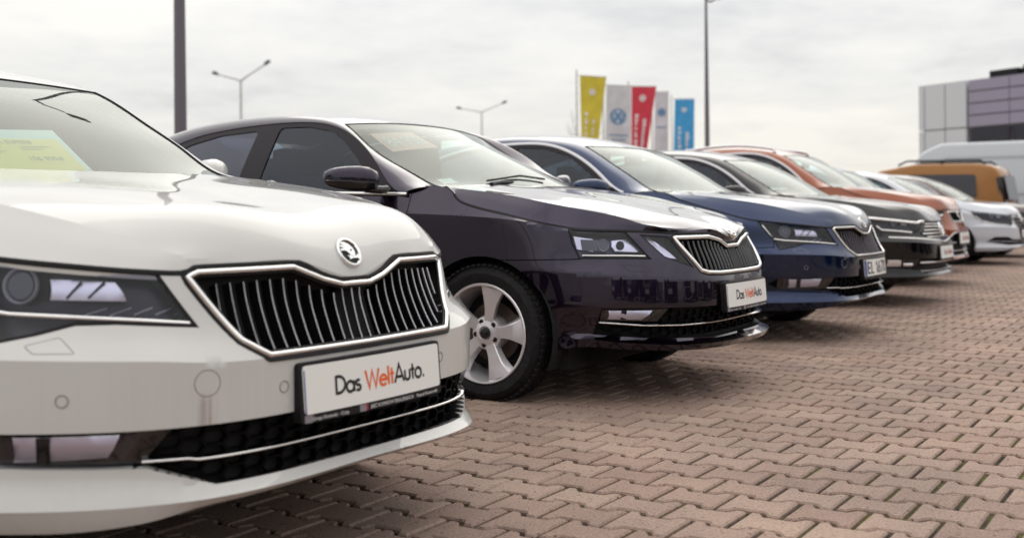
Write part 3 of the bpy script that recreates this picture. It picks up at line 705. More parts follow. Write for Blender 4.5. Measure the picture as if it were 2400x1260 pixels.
    def seat(s, x, y):
        def cushion(pts, wd, th):
            V = []; K = len(pts); P = np.array(pts, float); T = np.gradient(P, axis=0); T /= np.linalg.norm(T, axis=1)[:, None]
            ring = rounded([(-wd / 2, -th / 2), (wd / 2, -th / 2), (wd / 2, th / 2), (-wd / 2, th / 2)], th * .45, 3); n = len(ring)
            for i in range(K):
                k = .82 if i in (0, K - 1) else 1.
                for u, v in ring * k: V.append((P[i, 0] + T[i, 1] * v, y + u, P[i, 1] - T[i, 0] * v))
            Fc = [(i * n + j, i * n + (j + 1) % n, (i + 1) * n + (j + 1) % n, (i + 1) * n + j) for i in range(K - 1) for j in range(n)] + [tuple(range(n)), tuple((K - 1) * n + j for j in range(n))]
            return V, Fc
        m = MB(); m.add(*cushion([(x - .06, .45), (x + .1, .47), (x + .46, .52)], .5, .16)); m.add(*cushion([(x - .04, .5), (x - .10, .7), (x - .18, .95), (x - .22, 1.06)], .46, .13))
        m.add(*cushion([(x - .225, 1.09), (x - .235, 1.15), (x - .25, 1.23)], .25, .10)); m.tube([(x - .22, y - .05, 1.03), (x - .228, y - .05, 1.12)], .007, 6); m.tube([(x - .22, y + .05, 1.03), (x - .228, y + .05, 1.12)], .007, 6)
        s.add('seat', m.v, m.f, 'seat', sharp=50)
    def mirror(s, sg):
        sp = s.sp; x, y, z = sp['mirror']
        secs = [(-.105, .30, .45), (-.09, .62, .76), (-.055, .90, .98), (-.01, 1, 1.03), (.04, .97, .93), (.08, .82, .76), (.105, .55, .54), (.115, .2, .25)]
        def body(z0, z1, m, name, par=None):
            V = []; n = 20
            for dy, kx, kz in secs:
                for i in range(n):
                    t = 2 * math.pi * i / n; cxx = math.copysign(abs(math.cos(t)) ** .7, math.cos(t)); czz = math.copysign(abs(math.sin(t)) ** .75, math.sin(t))
                    xx = (.055 * kx * cxx if cxx > 0 else .07 * kx * cxx) + dy * -.55; zz_ = (.062 if czz > 0 else .058) * kz * czz
                    zz_ = min(max(zz_, z0), z1); V.append((x + xx, sg * (y + dy), z + zz_ + dy * .06))
            K = len(secs); Fc = [(i * n + j, i * n + (j + 1) % n, (i + 1) * n + (j + 1) % n, (i + 1) * n + j) for i in range(K - 1) for j in range(n)] + [tuple(range(n)), tuple((K - 1) * n + j for j in range(n))]
            if sg < 0: Fc = [f[::-1] for f in Fc]
            return s.add(name, V, Fc, m, par, sharp=45)
        o = body(-.012, .2, s.p, 'door_mirror')
        body(-.2, -.018, 'gloss', 'mirror_base', o)
        m = MB(); yb = abs(float(s.W.P(np.array([[s.W.sx(x + .1), .9]]))[0, 1])) - .07
        m.tube([(x + .02, sg * (y - .06), z - .045), (x + .06, sg * (yb + .06), z - .052), (x + .11, sg * yb, z - .05)], [.022, .021, .026], 10); s.add('mirror_foot', m.v, m.f, 'gloss', o)
    # --- front details on the wall surface
    def poly_yz(s, P): return np.array([(s.W.sy(y), z) for y, z in P])
    def ring(s, name, poly, wd, ht, m, parent=None, step=.012):
        V, Fc = strip(s.W, poly, round_prof(wd, ht), True, step); return s.add(name, V, Fc, m, parent, sharp=40)
    def bar(s, name, line, wd, ht, m, parent=None, off=0., step=.02, base=-.004):
        V, Fc = strip(s.W, line, [(l, o + off) for l, o in round_prof(wd, ht, 5, base)], False, step); return s.add(name, V, Fc, m, parent, sharp=50)
    def sheet(s, name, poly, m, off, parent=None, step=.03, flange=0):
        V, Fc = patch(s.W, poly, (), step, off, flange); return s.add(name, V, Fc, m, parent, sharp=30)
    def facets(s, name, poly, m, off, parent=None, cell=.011, amp=.0008):
        """pressed mirror: small tilted facets"""
        V, Fc = patch(s.W, poly, (), cell, off); V = np.array(V); N = s.W.xy(np.zeros(1)); r = np.random.default_rng(len(V) + int(abs(off) * 1e4))
        zc, zh = (V[:, 2].max() + V[:, 2].min()) / 2, (V[:, 2].max() - V[:, 2].min()) / 2 + 1e-6; V[:, 0] += -.10 * (V[:, 2] - zc) + .007 * (1 - ((V[:, 2] - zc) / zh) ** 2); V[:, 0] += r.uniform(-amp, amp, len(V)); V[:, 1] += r.uniform(-amp, amp, len(V)) * .5
        return s.add(name, V, Fc, m, parent, sharp=30)
    def disc(s, name, a, z, r, m, off=0., parent=None, rin=0., n=24, ht=.002):
        c = np.array([(a + r * math.cos(2 * math.pi * i / n), z + r * math.sin(2 * math.pi * i / n)) for i in range(n)])
        if rin: V, Fc = strip(s.W, c, [(l, o + off) for l, o in round_prof(r - rin, ht, 4, -.002)], True, 1); return s.add(name, V, Fc, m, parent)
        return s.sheet(name, c, m, off, parent, step=r)
    def lamp(s, outline, name='headlight', hm='housing'):
        """housing, dark tray and clear cover filling an opening in the wall; returns the housing"""
        P = dens(outline, .03); h = s.sheet(name, P, hm, -.055, step=.025)
        pr = [(0, -.0005), (0, -.056)]; V, Fc = strip(s.W, shrink(P, .001), pr, True, .03); s.add('lamp_wall', V, Fc, 'trim', h)
        s.sheet('lamp_cover', shrink(P, .004), 'cover', -.003, h, step=.03)
        V, Fc = strip(s.W, shrink(P, .003), [(-.004, -.004), (-.0035, -.0012), (.0035, -.0012), (.004, -.004)], True, .03); s.add('lamp_seal', V, Fc, 'bplastic', h)
        return h
    def hexes(s, name, poly, off=-.03, cw=.070, ch=.034, th=.0042, depth=.02):
        """honeycomb grille"""
        lo, hi = poly.min(0), poly.max(0); V = []; Fc = []
        hexp = [(-.5, 0), (-.30, .5), (.30, .5), (.5, 0), (.30, -.5), (-.30, -.5)]
        c = []
        nx = int((hi[0] - lo[0]) / (cw * .8)) + 2; nz = int((hi[1] - lo[1]) / ch) + 2
        for i in range(-1, nx + 1):
            for j in range(-1, nz + 1): c.append((lo[0] + i * cw * .8, lo[1] + j * ch + (ch / 2 if i % 2 else 0)))
        c = np.array(c); c = c[inside(poly, c)]
        for u, v in c:
            o = np.array([(u + cw * p, v + ch * q) for p, q in hexp]); inn = np.array([(u + (cw - th * 2.0) * p, v + (ch - th * 1.2) * q) for p, q in hexp])
            flat = lambda q: s.hn(q); A = s.W.P(o) + flat(o) * off; B = s.W.P(inn) + flat(inn) * off; C = s.W.P(inn) + flat(inn) * (off - depth); b = len(V)
            V += list(A) + list(B) + list(C)
            for k in range(6):
                q = (k + 1) % 6; Fc += [(b + k, b + q, b + 6 + q, b + 6 + k), (b + 6 + k, b + 6 + q, b + 12 + q, b + 12 + k)]
        return s.add(name, V, Fc, 'hex', smooth=False)
    def hn(s, ab):
        n = s.W.N(ab); n[:, 2] = 0; return n / np.linalg.norm(n, axis=1)[:, None]
    def on_bonnet(s, x, y):
        G = s.bon.reshape(-1, 3); i = np.argmin((G[:, 0] - x) ** 2 + (G[:, 1] - y) ** 2); return G[i]
# ------------------------------------------------------------------ car shapes
SUP = dict(
    plan=[(-.02, 0), (-.021, .2), (-.03, .34), (-.062, .47), (-.135, .60), (-.25, .71), (-.40, .80), (-.57, .862), (-.78, .905), (-1.05, .925), (-1.9, .93), (-2.9, .93), (-3.7, .915), (-4.2, .87), (-4.5, .77), (-4.66, .55), (-4.7, .28), (-4.71, 0)],
    rows=[{0: (.20, .10), 6: (.17, .10), 9: (.17, .06), 17: (.2, .1)},
          {0: (.262, .012), 3: (.25, .015), 4: (.226, .02), 5: (.213, .03), 6: (.21, .035), 9: (.2, .02), 17: (.25, .03)},
          {0: (.276, -.012), 3: (.270, -.01), 4: (.268, 0), 6: (.266, 0), 9: (.26, .005), 17: (.32, 0)},
          {0: (.292, .012), 3: (.295, .012), 4: (.325, .022), 6: (.335, .025), 9: (.34, .004), 17: (.4, 0)},
          {0: (.425, -.002), 4: (.428, .003), 6: (.43, .006), 8: (.44, .002), 9: (.45, 0), 17: (.5, 0)},
          {0: (.545, 0), ('y', .44): (.552, 0), 4: (.566, 0), 6: (.576, 0), 8: (.58, 0), 9: (.6, 0), 17: (.65, 0)},
          {0: (.60, .022), 3: (.612, .044), 4: (.636, .058), 6: (.645, .052), 8: (.66, .006), 9: (.68, 0), 17: (.75, 0)},
          {0: (.68, .042), 3: (.70, .076), 4: (.71, .074), 6: (.73, .060), 8: (.80, .012), 9: (.84, .004), 17: (.92, .02)},
          {0: (.707, .045), ('y', .05): (.707, .045), ('y', .11): (.722, .052), ('y', .19): (.754, .066), 3: (.753, .092), ('y', .505): (.742, .088), 4: (.748, .085), 5: (.762, .075), 6: (.78, .07), 7: (.80, .065), 8: (.855, .06), 9: (.935, .06), ('x', -1.18): (.985, .07), ('x', -1.3): (.998, .07), ('x', -1.37): (.99, .055), ('x', -1.46): (.965, .035), 10: (.972, .035), 11: (.985, .04), 12: (1.0, .05), 17: (1.04, .1)}],
    crease=(2, 5), axle=-.93, raxle=-3.77, wr=.328, ty=.90, zs=.62, zb=.2, door_x=-1.38, b_x=-2.5, c_x=-3.45,
    bonnet=dict(fy=[0, .19, .335, .48], rear_x=-1.17, rows=[
        [(-.078, 0, .75), (-.098, 0, .785), (-.145, 0, .832), (-.30, 0, .882), (-.55, 0, .924), (-.85, 0, .962), (-1.13, 0, 1.0)],
        [(-.098, .19, .782), (-.122, .2, .816), (-.172, .21, .856), (-.33, .24, .899), (-.58, .27, .935), (-.87, .3, .967), (-1.14, .33, 1.0)],
        [(-.126, .336, .778), (-.150, .35, .814), (-.2, .375, .856), (-.37, .42, .898), (-.62, .48, .934), (-.9, .53, .966), (-1.15, .58, .999)],
        [(-.160, .455, .770), (-.195, .490, .789), (-.245, .528, .814), (-.35, .59, .851), (-.52, .662, .895), (-.78, .745, .940), (-1.16, .815, .985)]]),
    F=[(-1.18, .81, .985), (-1.32, .75, 1.008), (-1.48, .725, 1.10), (-1.65, .70, 1.20), (-1.81, .672, 1.294), (-1.945, .645, 1.352), (-2.15, .62, 1.394), (-2.5, .60, 1.424), (-2.9, .59, 1.412), (-3.2, .58, 1.38), (-3.5, .58, 1.31), (-3.9, .61, 1.15), (-4.15, .64, 1.06)],
    FDx=[-1.22, -1.80, -2.2, -2.72, -3.3, -4.0], ws=(-1.27, -1.89), wsc=[(-1.17, 0, .992), (-1.40, 0, 1.135), (-1.63, 0, 1.255), (-1.845, 0, 1.343)], re=-3.35,
    roofc=[(-1.849, 0, 1.345), (-2.1, 0, 1.418), (-2.5, 0, 1.472), (-2.95, 0, 1.462), (-3.35, 0, 1.40)], rearc=[(-3.6, 0, 1.33), (-3.9, 0, 1.2), (-4.15, 0, 1.09)],
    belt=[(-1.36, .967), (-2.0, .974), (-3.0, .988), (-3.45, 1.0)], tum=(.36, .22),
    D=[(-1.40, .972), (-1.49, .997), (-1.67, 1.119), (-1.90, 1.263), (-2.16, 1.35), (-2.48, 1.366), (-2.85, 1.342), (-3.12, 1.28), (-3.32, 1.18), (-3.44, 1.03)],
    wins=[[(-1.62, .985), (-1.75, 1.12), (-1.95, 1.255), (-2.18, 1.325), (-2.42, 1.338), (-2.46, .99)], [(-2.55, .995), (-2.51, 1.338), (-2.82, 1.318), (-3.08, 1.26), (-3.24, 1.16), (-3.32, 1.02)]],
    chrome_top=.93, chrome_w=.024, chrome_belt=(-1.44, -3.40), mirror=(-1.64, 1.015, 1.022))
OCT = dict(
    plan=[(-.02, 0), (-.022, .2), (-.042, .33), (-.09, .46), (-.175, .59), (-.295, .70), (-.45, .79), (-.62, .852), (-.8, .888), (-1.1, .905), (-2, .907), (-3.0, .905), (-3.6, .89), (-4.1, .85), (-4.38, .75), (-4.52, .55), (-4.57, .28), (-4.58, 0)],
    rows=[{0: (.17, .12), 8: (.17, .10), 17: (.18, .08)},
          {0: (.232, -.012), 3: (.236, -.008), 5: (.25, 0), 6: (.262, .004), 7: (.235, .03), 8: (.2, .03), 9: (.19, .03), 17: (.25, .03)},
          {0: (.262, -.034), 3: (.265, -.028), 5: (.283, -.016), 6: (.298, -.004), 6.5: (.30, .02), 7: (.30, .026), 8: (.28, .02), 9: (.26, .012), 17: (.3, .01)},
          {0: (.284, .016), 3: (.287, .018), 5: (.30, .02), 6: (.318, .022), 7: (.33, .02), 9: (.33, .008), 17: (.4, 0)},
          {0: (.43, -.004), 6: (.45, -.003), 7: (.46, .0), 8: (.45, .002), 9: (.46, .004), 17: (.5, 0)},
          {0: (.541, 0), 2: (.545, 0), 3: (.553, 0), 5: (.573, 0), 6: (.588, .0), 7: (.60, .0), 8: (.60, 0), 9: (.62, 0), 17: (.62, 0)},
          {0: (.60, .018), 3: (.62, .022), 4: (.643, .034), 6: (.655, .028), 7: (.68, .012), 8: (.70, .006), 9: (.72, .003), 10: (.74, .004), 17: (.75, 0)},
          {0: (.68, .05), 3: (.72, .07), 4: (.735, .075), 6: (.768, .052), ('x', -.56): (.792, .034), 8: (.832, .010), ('x', -1.05): (.850, .004), ('x', -1.35): (.862, .004), 10: (.875, .004), 12: (.90, .006), 17: (.95, .03)},
          {0: (.708, .056), ('y', .06): (.708, .056), ('y', .13): (.732, .06), ('y', .2): (.754, .066), 3: (.762, .086), 4: (.769, .090), 5: (.776, .082), 6: (.782, .066), 7: (.806, .052), 8: (.85, .032), ('x', -1.0): (.895, .035), ('x', -1.08): (.922, .045), ('x', -1.13): (.965, .060), ('x', -1.17): (.986, .068), ('x', -1.28): (.996, .072), ('x', -1.35): (.985, .060), ('x', -1.43): (.948, .032), 10: (.965, .034), 11: (.987, .04), 12: (1.0, .05), 17: (1.04, .1)}],
    crease=(2, 5, 7), axle=-.94, raxle=-3.62, wr=.316, ty=.885, zs=.652, zb=.2, door_x=-1.355, b_x=-2.45, c_x=-3.40, step=.014,
    bonnet=dict(fy=[0, .2, .36, .555], rear_x=-1.165, rows=[
        [(-.066, 0, .735), (-.092, 0, .766), (-.15, 0, .797), (-.32, 0, .846), (-.58, 0, .903), (-.85, 0, .954), (-1.12, 0, 1.0)],
        [(-.085, .195, .768), (-.115, .2, .787), (-.18, .22, .812), (-.36, .25, .856), (-.62, .29, .913), (-.9, .32, .962), (-1.15, .34, 1.003)],
        [(-.145, .355, .776), (-.180, .38, .791), (-.25, .425, .815), (-.43, .485, .860), (-.68, .53, .914), (-.93, .56, .957), (-1.18, .60, .999)],
        [(-.212, .51, .782), (-.26, .55, .801), (-.335, .60, .828), (-.456, .662, .861), (-.645, .721, .898), (-.841, .775, .940), (-1.22, .82, .987)]]),
    F=[(-1.18, .80, .985), (-1.31, .738, .997), (-1.42, .715, 1.04), (-1.555, .70, 1.10), (-1.67, .685, 1.152), (-1.83, .655, 1.247), (-1.97, .622, 1.332), (-2.17, .60, 1.383), (-2.5, .58, 1.407), (-2.9, .57, 1.395), (-3.2, .56, 1.362), (-3.5, .55, 1.29), (-3.9, .58, 1.13), (-4.15, .61, 1.05)],
    FDx=[-1.20, -1.84, -2.22, -2.72, -3.3, -4.0], ws=(-1.27, -1.97), wsc=[(-1.15, 0, .995), (-1.41, 0, 1.13), (-1.66, 0, 1.25), (-1.92, 0, 1.360)], re=-3.3,
    roofc=[(-1.924, 0, 1.362), (-2.2, 0, 1.420), (-2.5, 0, 1.446), (-2.9, 0, 1.436), (-3.3, 0, 1.375)], rearc=[(-3.6, 0, 1.30), (-3.9, 0, 1.18), (-4.15, 0, 1.08)],
    belt=[(-1.36, .949), (-2.0, .966), (-3.0, .988), (-3.42, 1.0)], tum=(.36, .22),
    D=[(-1.405, .955), (-1.46, .985), (-1.60, 1.11), (-1.80, 1.256), (-2.02, 1.333), (-2.21, 1.352), (-2.45, 1.352), (-2.79, 1.33), (-3.05, 1.286), (-3.25, 1.20), (-3.37, 1.09), (-3.41, 1.005)],
    wins=[[(-1.60, .975), (-1.70, 1.105), (-1.83, 1.215), (-1.97, 1.293), (-2.14, 1.325), (-2.345, 1.328), (-2.39, .98)], [(-2.55, .99), (-2.50, 1.318), (-2.78, 1.305), (-3.02, 1.258), (-3.18, 1.18), (-3.28, 1.03)]],
    chrome_belt=(-1.37, -3.38), mirror=(-1.585, 1.02, 1.03))
def emblem(car, z=.775, r=.040):
    G = car.bon; i = len(G) // 2; row = G[i]; j = int(np.argmin(np.abs(row[:, 2] - z))); p = row[j]; v = row[j + 1] - row[j - 1]; v /= np.linalg.norm(v)
    u = np.array([0, 1., 0]); n = np.cross(u, v); n = n if n[0] > 0 else -n
    if v[2] < 0: v = -v
    put = lambda P, o: np.array([p + u * a * r + v * b * r + n * o for a, b in P])
    circ = lambda k, q=40: [(k * math.cos(2 * math.pi * i / q), k * math.sin(2 * math.pi * i / q)) for i in range(q)]
    q = 40; V = np.concatenate([put(circ(k), o) for k, o in ((1, -.012), (1, .003), (.96, .0055), (.86, .006), (.80, .0035))])
    e = car.add('emblem', V, [(a * q + i, a * q + (i + 1) % q, (a + 1) * q + (i + 1) % q, (a + 1) * q + i) for a in range(4) for i in range(q)], 'chrome')
    car.add('emblem_field', put(circ(.81), .0036), [tuple(range(q))], 'cavity', e, smooth=False)
    wing = [(.30, -.34), (.44, -.05), (.40, .22), (.20, .48), (-.12, .66), (-.42, .70), (-.60, .62), (-.35, .40), (-.66, .50), (-.74, .38), (-.40, .24), (-.78, .22), (-.76, .06), (-.50, .10), (-.25, 0), (-.10, -.20), (-.08, -.34)]
    shaft = [(-.38, -.28), (-.25, -.40), (-.30, -.55), (0, -.47), (.5, -.47), (.55, -.62), (.79, -.38), (.55, -.16), (.5, -.30)]
    for P in (wing, shaft):
        P = np.array(P); car.add('emblem_wing', put(P, .006), patch_flat(P), 'chrome', e, smooth=False)
    car.add('emblem_eye', put([(.14 + .07 * a, .08 + .07 * b) for a, b in circ(1, 12)], .0066), [tuple(range(12))], 'cavity', e, smooth=False)
def finish_lamp_lists(W, outer, bottom, inner):
    """headlight outline from lateral/height lists; ends follow the top of the wall"""
    f = lambda L_: [(W.sy(y), z) for y, z in L_]
    outer, bottom, inner = f(outer), f(bottom), f(inner)
    a = outer[0][0]; outer[0] = (a, float(W.top(a)[0])); a = inner[-1][0]; inner[-1] = (a, float(W.top(a)[0]))
    tp = [(q, float(W.top(q)[0])) for q in np.linspace(inner[-1][0], outer[0][0], 16)]
    return dict(outer=outer, outer_top=outer[0], outer_bottom=outer[-1], bottom=bottom, inner=inner, outline=np.array(outer + bottom[1:] + inner[1:] + tp[1:-1]))
def both(P): return [np.array(P), flip(P)]
def slats(car, hole, ys, off, m_face, m_body, wd=.0055, top_m=.012, bot_m=.012, lean=0.):
    H = np.array(hole)
    for y in ys:
        a = car.W.sy(y); zs = []
        for i in range(len(H)):
            p, q = H[i], H[(i + 1) % len(H)]
            if (p[0] - a) * (q[0] - a) < 0: zs.append(p[1] + (q[1] - p[1]) * (a - p[0]) / (q[0] - p[0]))
        if len(zs) < 2: continue
        z0, z1 = min(zs) + bot_m, max(zs) - top_m
        if z1 - z0 < .02: continue
        ln = [(a + lean * (z - z0) * np.sign(y), z) for z in np.linspace(z0, z1, 8)]
        b = car.bar('grille_slat', ln, wd * 1.9, .012, m_body, None, off, .02, -.03)
        if m_face: car.bar('slat_edge', ln, wd, .0025, m_face, b, off + .0125, .02, -.004)
def superb_front(car, plate_kind='das', face='satin'):
    W = car.W; sp = car.sp
    car.build_body(); car.build_bonnet()
    gh = sp['_grille']
    car.sheet('grille_back', gh, 'cavity', -.045)
    V, Fc = strip(W, gh, [(0, -.001), (0, -.046)], True, .02); car.add('grille_wall', V, Fc, 'cavity')
    car.ring('grille_gap_shade', shrink(gh, .004), .027, .002, 'bplastic')  # black ring behind the chrome frame, painted as the shaded gap around it
    g = car.ring('grille_frame', shrink(gh, .006), .014, .008, 'chrome')
    slats(car, shrink(gh, .014), [.066 + .039 * i for i in range(10)] + [-.066 - .039 * i for i in range(10)], -.028, face, 'gloss', .0028, .016, .008)
    c = car.poly_yz([(-.055, .562), (.055, .562), (.055, .690), (-.055, .690)]); car.sheet('radar_cover', c, 'hex', -.020, flange=.02)
    slats(car, car.poly_yz([(-.06, .556), (.06, .556), (.06, .70), (-.06, .70)]), [-.034, 0, .034], -.031, face, 'gloss', .0028)
    A = lambda y: W.sy(y)
    for sg in (1, -1):
        f = (lambda P: np.array(P)) if sg > 0 else flip
        o = sp['hl']['outline']; h = car.lamp(f(o))
        car.bar('light_guide', f([(A(.838), .765), (A(.812), .675), (A(.78), .664)] + [(A(y), .660 - (.74 - y) * .10) for y in (.74, .70, .64, .58, .50)]), .012, .006, 'chrome', h, -.007)
        car.facets('reflector', f(car.poly_yz([(.737, .736), (.739, .693), (.625, .688), (.645, .729)])), 'reflector', -.020, h)
        for ya, yb in ((.715, .695), (.685, .66)): car.bar('reflector_rib', f([(A(ya), .695), (A(yb), .73)]), .004, .002, 'trim', h, -.010)
        car.sheet('lamp_bezel', f(car.poly_yz([(.83, .765), (.80, .70), (.745, .69), (.745, .75)])), 'trim', -.046, h)
        car.disc('projector_ring', sg * A(.774), .724, .038, 'led', -.028, h, rin=.031, ht=.010)
        car.disc('projector_lens', sg * A(.774), .724, .030, 'lens', -.026, h)
        for q in range(5):
            car.bar('lamp_rib', f([(A(.70 - .045 * q), .662), (A(.66 - .045 * q), .676)]), .003, .002, 'reflector', h, -.05)
        for y, z, r in ((.297, .482, .0125), (.708, .490, .0125)): car.disc('parking_sensor', sg * A(y), z, r, 'inkg', .0004, rin=r - .0028, ht=.0010)
        car.ring('washer_cover', f(rounded(car.poly_yz([(.756, .601), (.717, .616), (.693, .585), (.743, .586)]), .006, 3)), .0022, .0006, 'inkg')
        fog = f(car.poly_yz([(.80, .418), (.805, .345), (.60, .345), (.545, .418)])); p = car.sheet('fog_panel', fog, 'gloss', -.022, flange=.03)
        car.facets('fog_reflector', f(car.poly_yz([(.768, .411), (.772, .358), (.656, .364), (.633, .412)])), 'reflector', -.014, p)
        car.sheet('fog_divider', f(car.poly_yz([(.742, .412), (.744, .357), (.728, .357), (.726, .412)])), 'trim', -.009, p)
        car.sheet('fog_cover', f(car.poly_yz([(.785, .415), (.788, .352), (.63, .355), (.60, .414)])), 'cover', -.004, p)
    car.ring('tow_cover', np.array([(-A(.483) + .028 * math.cos(t), .511 + .028 * math.sin(t)) for t in np.linspace(0, 2 * math.pi, 33)[:-1]]), .0024, .0006, 'inkg')
    it = sp['_intake']; car.sheet('intake_back', it, 'cavity', -.055); V, Fc = strip(W, it, [(0, -.001), (0, -.056)], True, .03); car.add('intake_wall', V, Fc, 'bplastic')
    car.hexes('intake_mesh', car.poly_yz([(-.555, .416), (-.60, .345), (-.46, .303), (.46, .303), (.60, .345), (.555, .416)]), -.034)
    ln = [(W.sy(y), .349 + (.0 if abs(y) < .5 else .004)) for y in np.linspace(-.60, .60, 60)]; car.bar('intake_strip', ln, .0075, .006, 'chrome', None, -.010, .03, -.02)
    plate(car, .0, .468, plate_kind)
    emblem(car); return car.build_top()
def octavia_front(car):
    W = car.W; sp = car.sp
    car.build_body(); car.build_bonnet(); gh = sp['_grille']; A = W.sy
    car.sheet('grille_back', gh, 'cavity', -.045); V, Fc = strip(W, gh, [(0, -.001), (0, -.046)], True, .02); car.add('grille_wall', V, Fc, 'cavity')
    car.ring('grille_gap_shade', shrink(gh, .004), .026, .002, 'bplastic'); car.ring('grille_frame', shrink(gh, .007), .020, .009, 'chrome')  # the wider black ring stands in for the dark gap outside the frame
    slats(car, shrink(gh, .016), [.07 + .037 * i for i in range(11)] + [-.07 - .037 * i for i in range(11)], -.018, None, 'gloss', .0065, .006, .006)
    car.sheet('radar_cover', car.poly_yz([(-.05, .582), (.05, .582), (.05, .69), (-.05, .69)]), 'bplastic', -.008, flange=.03)
    for sg in (1, -1):
        f = (lambda P: np.array(P)) if sg > 0 else flip
        h = car.lamp(f(sp['hl']['outline']), hm='housing2')
        car.bar('light_guide', f([(A(y), z) for y, z in ((.797, .669), (.76, .668), (.70, .667), (.632, .664))]), .011, .006, 'chrome', h, -.008)
        car.sheet('lamp_bezel', f(car.poly_yz([(.812, .757), (.806, .70), (.775, .69), (.775, .745)])), 'reflector', -.030, h)
        car.sheet('lamp_module', f(car.poly_yz([(.800, .742), (.797, .694), (.755, .692), (.755, .74)])), 'lens', -.022, h, flange=.03)
        car.disc('projector_lens', sg * A(.752), .717, .024, 'lens', -.016, h)
        car.disc('projector_ring', sg * A(.752), .717, .026, 'reflector', -.018, h, rin=.021, ht=.006)
        car.facets('reflector', f(car.poly_yz([(.73, .738), (.735, .712), (.725, .692), (.645, .688), (.685, .745)])), 'reflector', -.024, h)
        car.disc('bulb_shade', sg * A(.708), .715, .020, 'trim', -.014, h)
        h2 = car.lamp(f(sp['_lamp2']), 'fog_headlight', 'housing2')
        car.facets('reflector', f(car.poly_yz([(.625, .755), (.60, .752), (.50, .655), (.56, .662)])), 'reflector', -.020, h2)
        car.bar('light_guide', f([(A(y), z) for y, z in ((.55, .652), (.50, .630), (.445, .607))]), .010, .006, 'chrome', h2, -.008)
        car.ring('washer_cover', f(rounded(car.poly_yz([(.712, .624), (.652, .622), (.622, .595), (.685, .595)]), .008, 3)), .0024, .0006, 'ink')
        for y, z in ((.672, .472), (.31, .485)): car.disc('parking_sensor', sg * A(y), z, .011, 'ink', .0003, rin=.0085, ht=.001)
        p = car.sheet('fog_panel', f(car.poly_yz([(.757, .428), (.763, .378), (.60, .368), (.56, .425)])), 'gloss', -.016, flange=.03)
        car.facets('fog_reflector', f(car.poly_yz([(.742, .421), (.748, .383), (.655, .378), (.62, .42)])), 'reflector', -.012, p)
        car.sheet('fog_divider', f(car.poly_yz([(.712, .422), (.715, .381), (.70, .381), (.698, .422)])), 'trim', -.009, p)
        car.sheet('fog_cover', f(car.poly_yz([(.752, .425), (.757, .381), (.64, .373), (.59, .423)])), 'cover', -.004, p)
    car.disc('tow_cover', -A(.476), .495, .027, 'ink', .0003, rin=.0245, ht=.001)
    it = sp['_intake']; car.sheet('intake_back', it, 'cavity', -.05); V, Fc = strip(W, it, [(0, -.001), (0, -.051)], True, .03); car.add('intake_wall', V, Fc, 'bplastic')
    car.hexes('intake_mesh', shrink(it, .014), -.026, .06, .034)
    ln = [(A(y), np.interp(abs(y), [0, .2, .5, .65, .765], [.356, .354, .350, .355, .371])) for y in np.linspace(-.765, .765, 70)]; car.bar('intake_strip', ln, .010, .009, 'chrome', None, -.006, .03, -.02)
    plate(car, .006, .468); emblem(car, .768); ws = car.build_top()
    car.ws = ws; m = MB(); q = ws[5, 1]; m.tube([q + [.06, 0, .0], q + [.03, .12, .012], q + [.012, .28, .016]], [.012, .010, .007], 8); m.tube([ws[6, 2] + [.01, 0, .008], ws[12, 4] + [.012, 0, .008], ws[16, 3] + [.012, 0, .008]], .006, 6); car.add("wiper", m.v, m.f, "bplastic"); return ws
def spec_setup(sp, grille, intake, hl, extra=None):
    W = Wall(sp['plan'], sp['rows'], sp['crease']); P = lambda h: mirror_half([(W.sy(y), z) for y, z in h])
    sp['_grille'] = P(grille) if grille else None; sp['_intake'] = P(intake); sp['hl'] = finish_lamp_lists(W, *hl)
    if extra: sp['_lamp2'] = np.array([(W.sy(y), z) for y, z in extra])
    def holes(car):
        hs = [dens(sp['_intake'], .03)]
        if grille: hs.append(dens(sp['_grille'], .02))
        if extra: hs += [sp['_lamp2'], flip(sp['_lamp2'])]
        return hs
    sp['holes'] = holes; return sp
spec_setup(SUP, [(0, .548), (.335, .55), (.395, .588), (.505, .735), (.47, .747), (.20, .749), (.11, .716), (.05, .702), (0, .702)],
           [(0, .292), (.462, .293), (.592, .340), (.80, .350), (.825, .385), (.80, .424), (.54, .423), (0, .422)],
           ([(.85, 0), (.83, .72), (.81, .668)], [(.81, .668), (.795, .604), (.745, .622), (.70, .640), (.64, .640), (.485, .627)], [(.485, .627), (.565, 0)]))
spec_setup(OCT, [(0, .567), (.25, .569), (.345, .574), (.392, .586), (.505, .748), (.25, .749), (.14, .730), (.07, .702), (0, .702)],
           [(0, .285), (.4, .287), (.65, .300), (.778, .318), (.768, .375), (.758, .436), (.55, .432), (0, .425)],
           ([(.822, 0), (.815, .72), (.802, .655)], [(.802, .655), (.70, .653), (.617, .650)], [(.617, .650), (.695, 0)]),
           [(.647, .759), (.515, .748), (.425, .602), (.561, .655)])
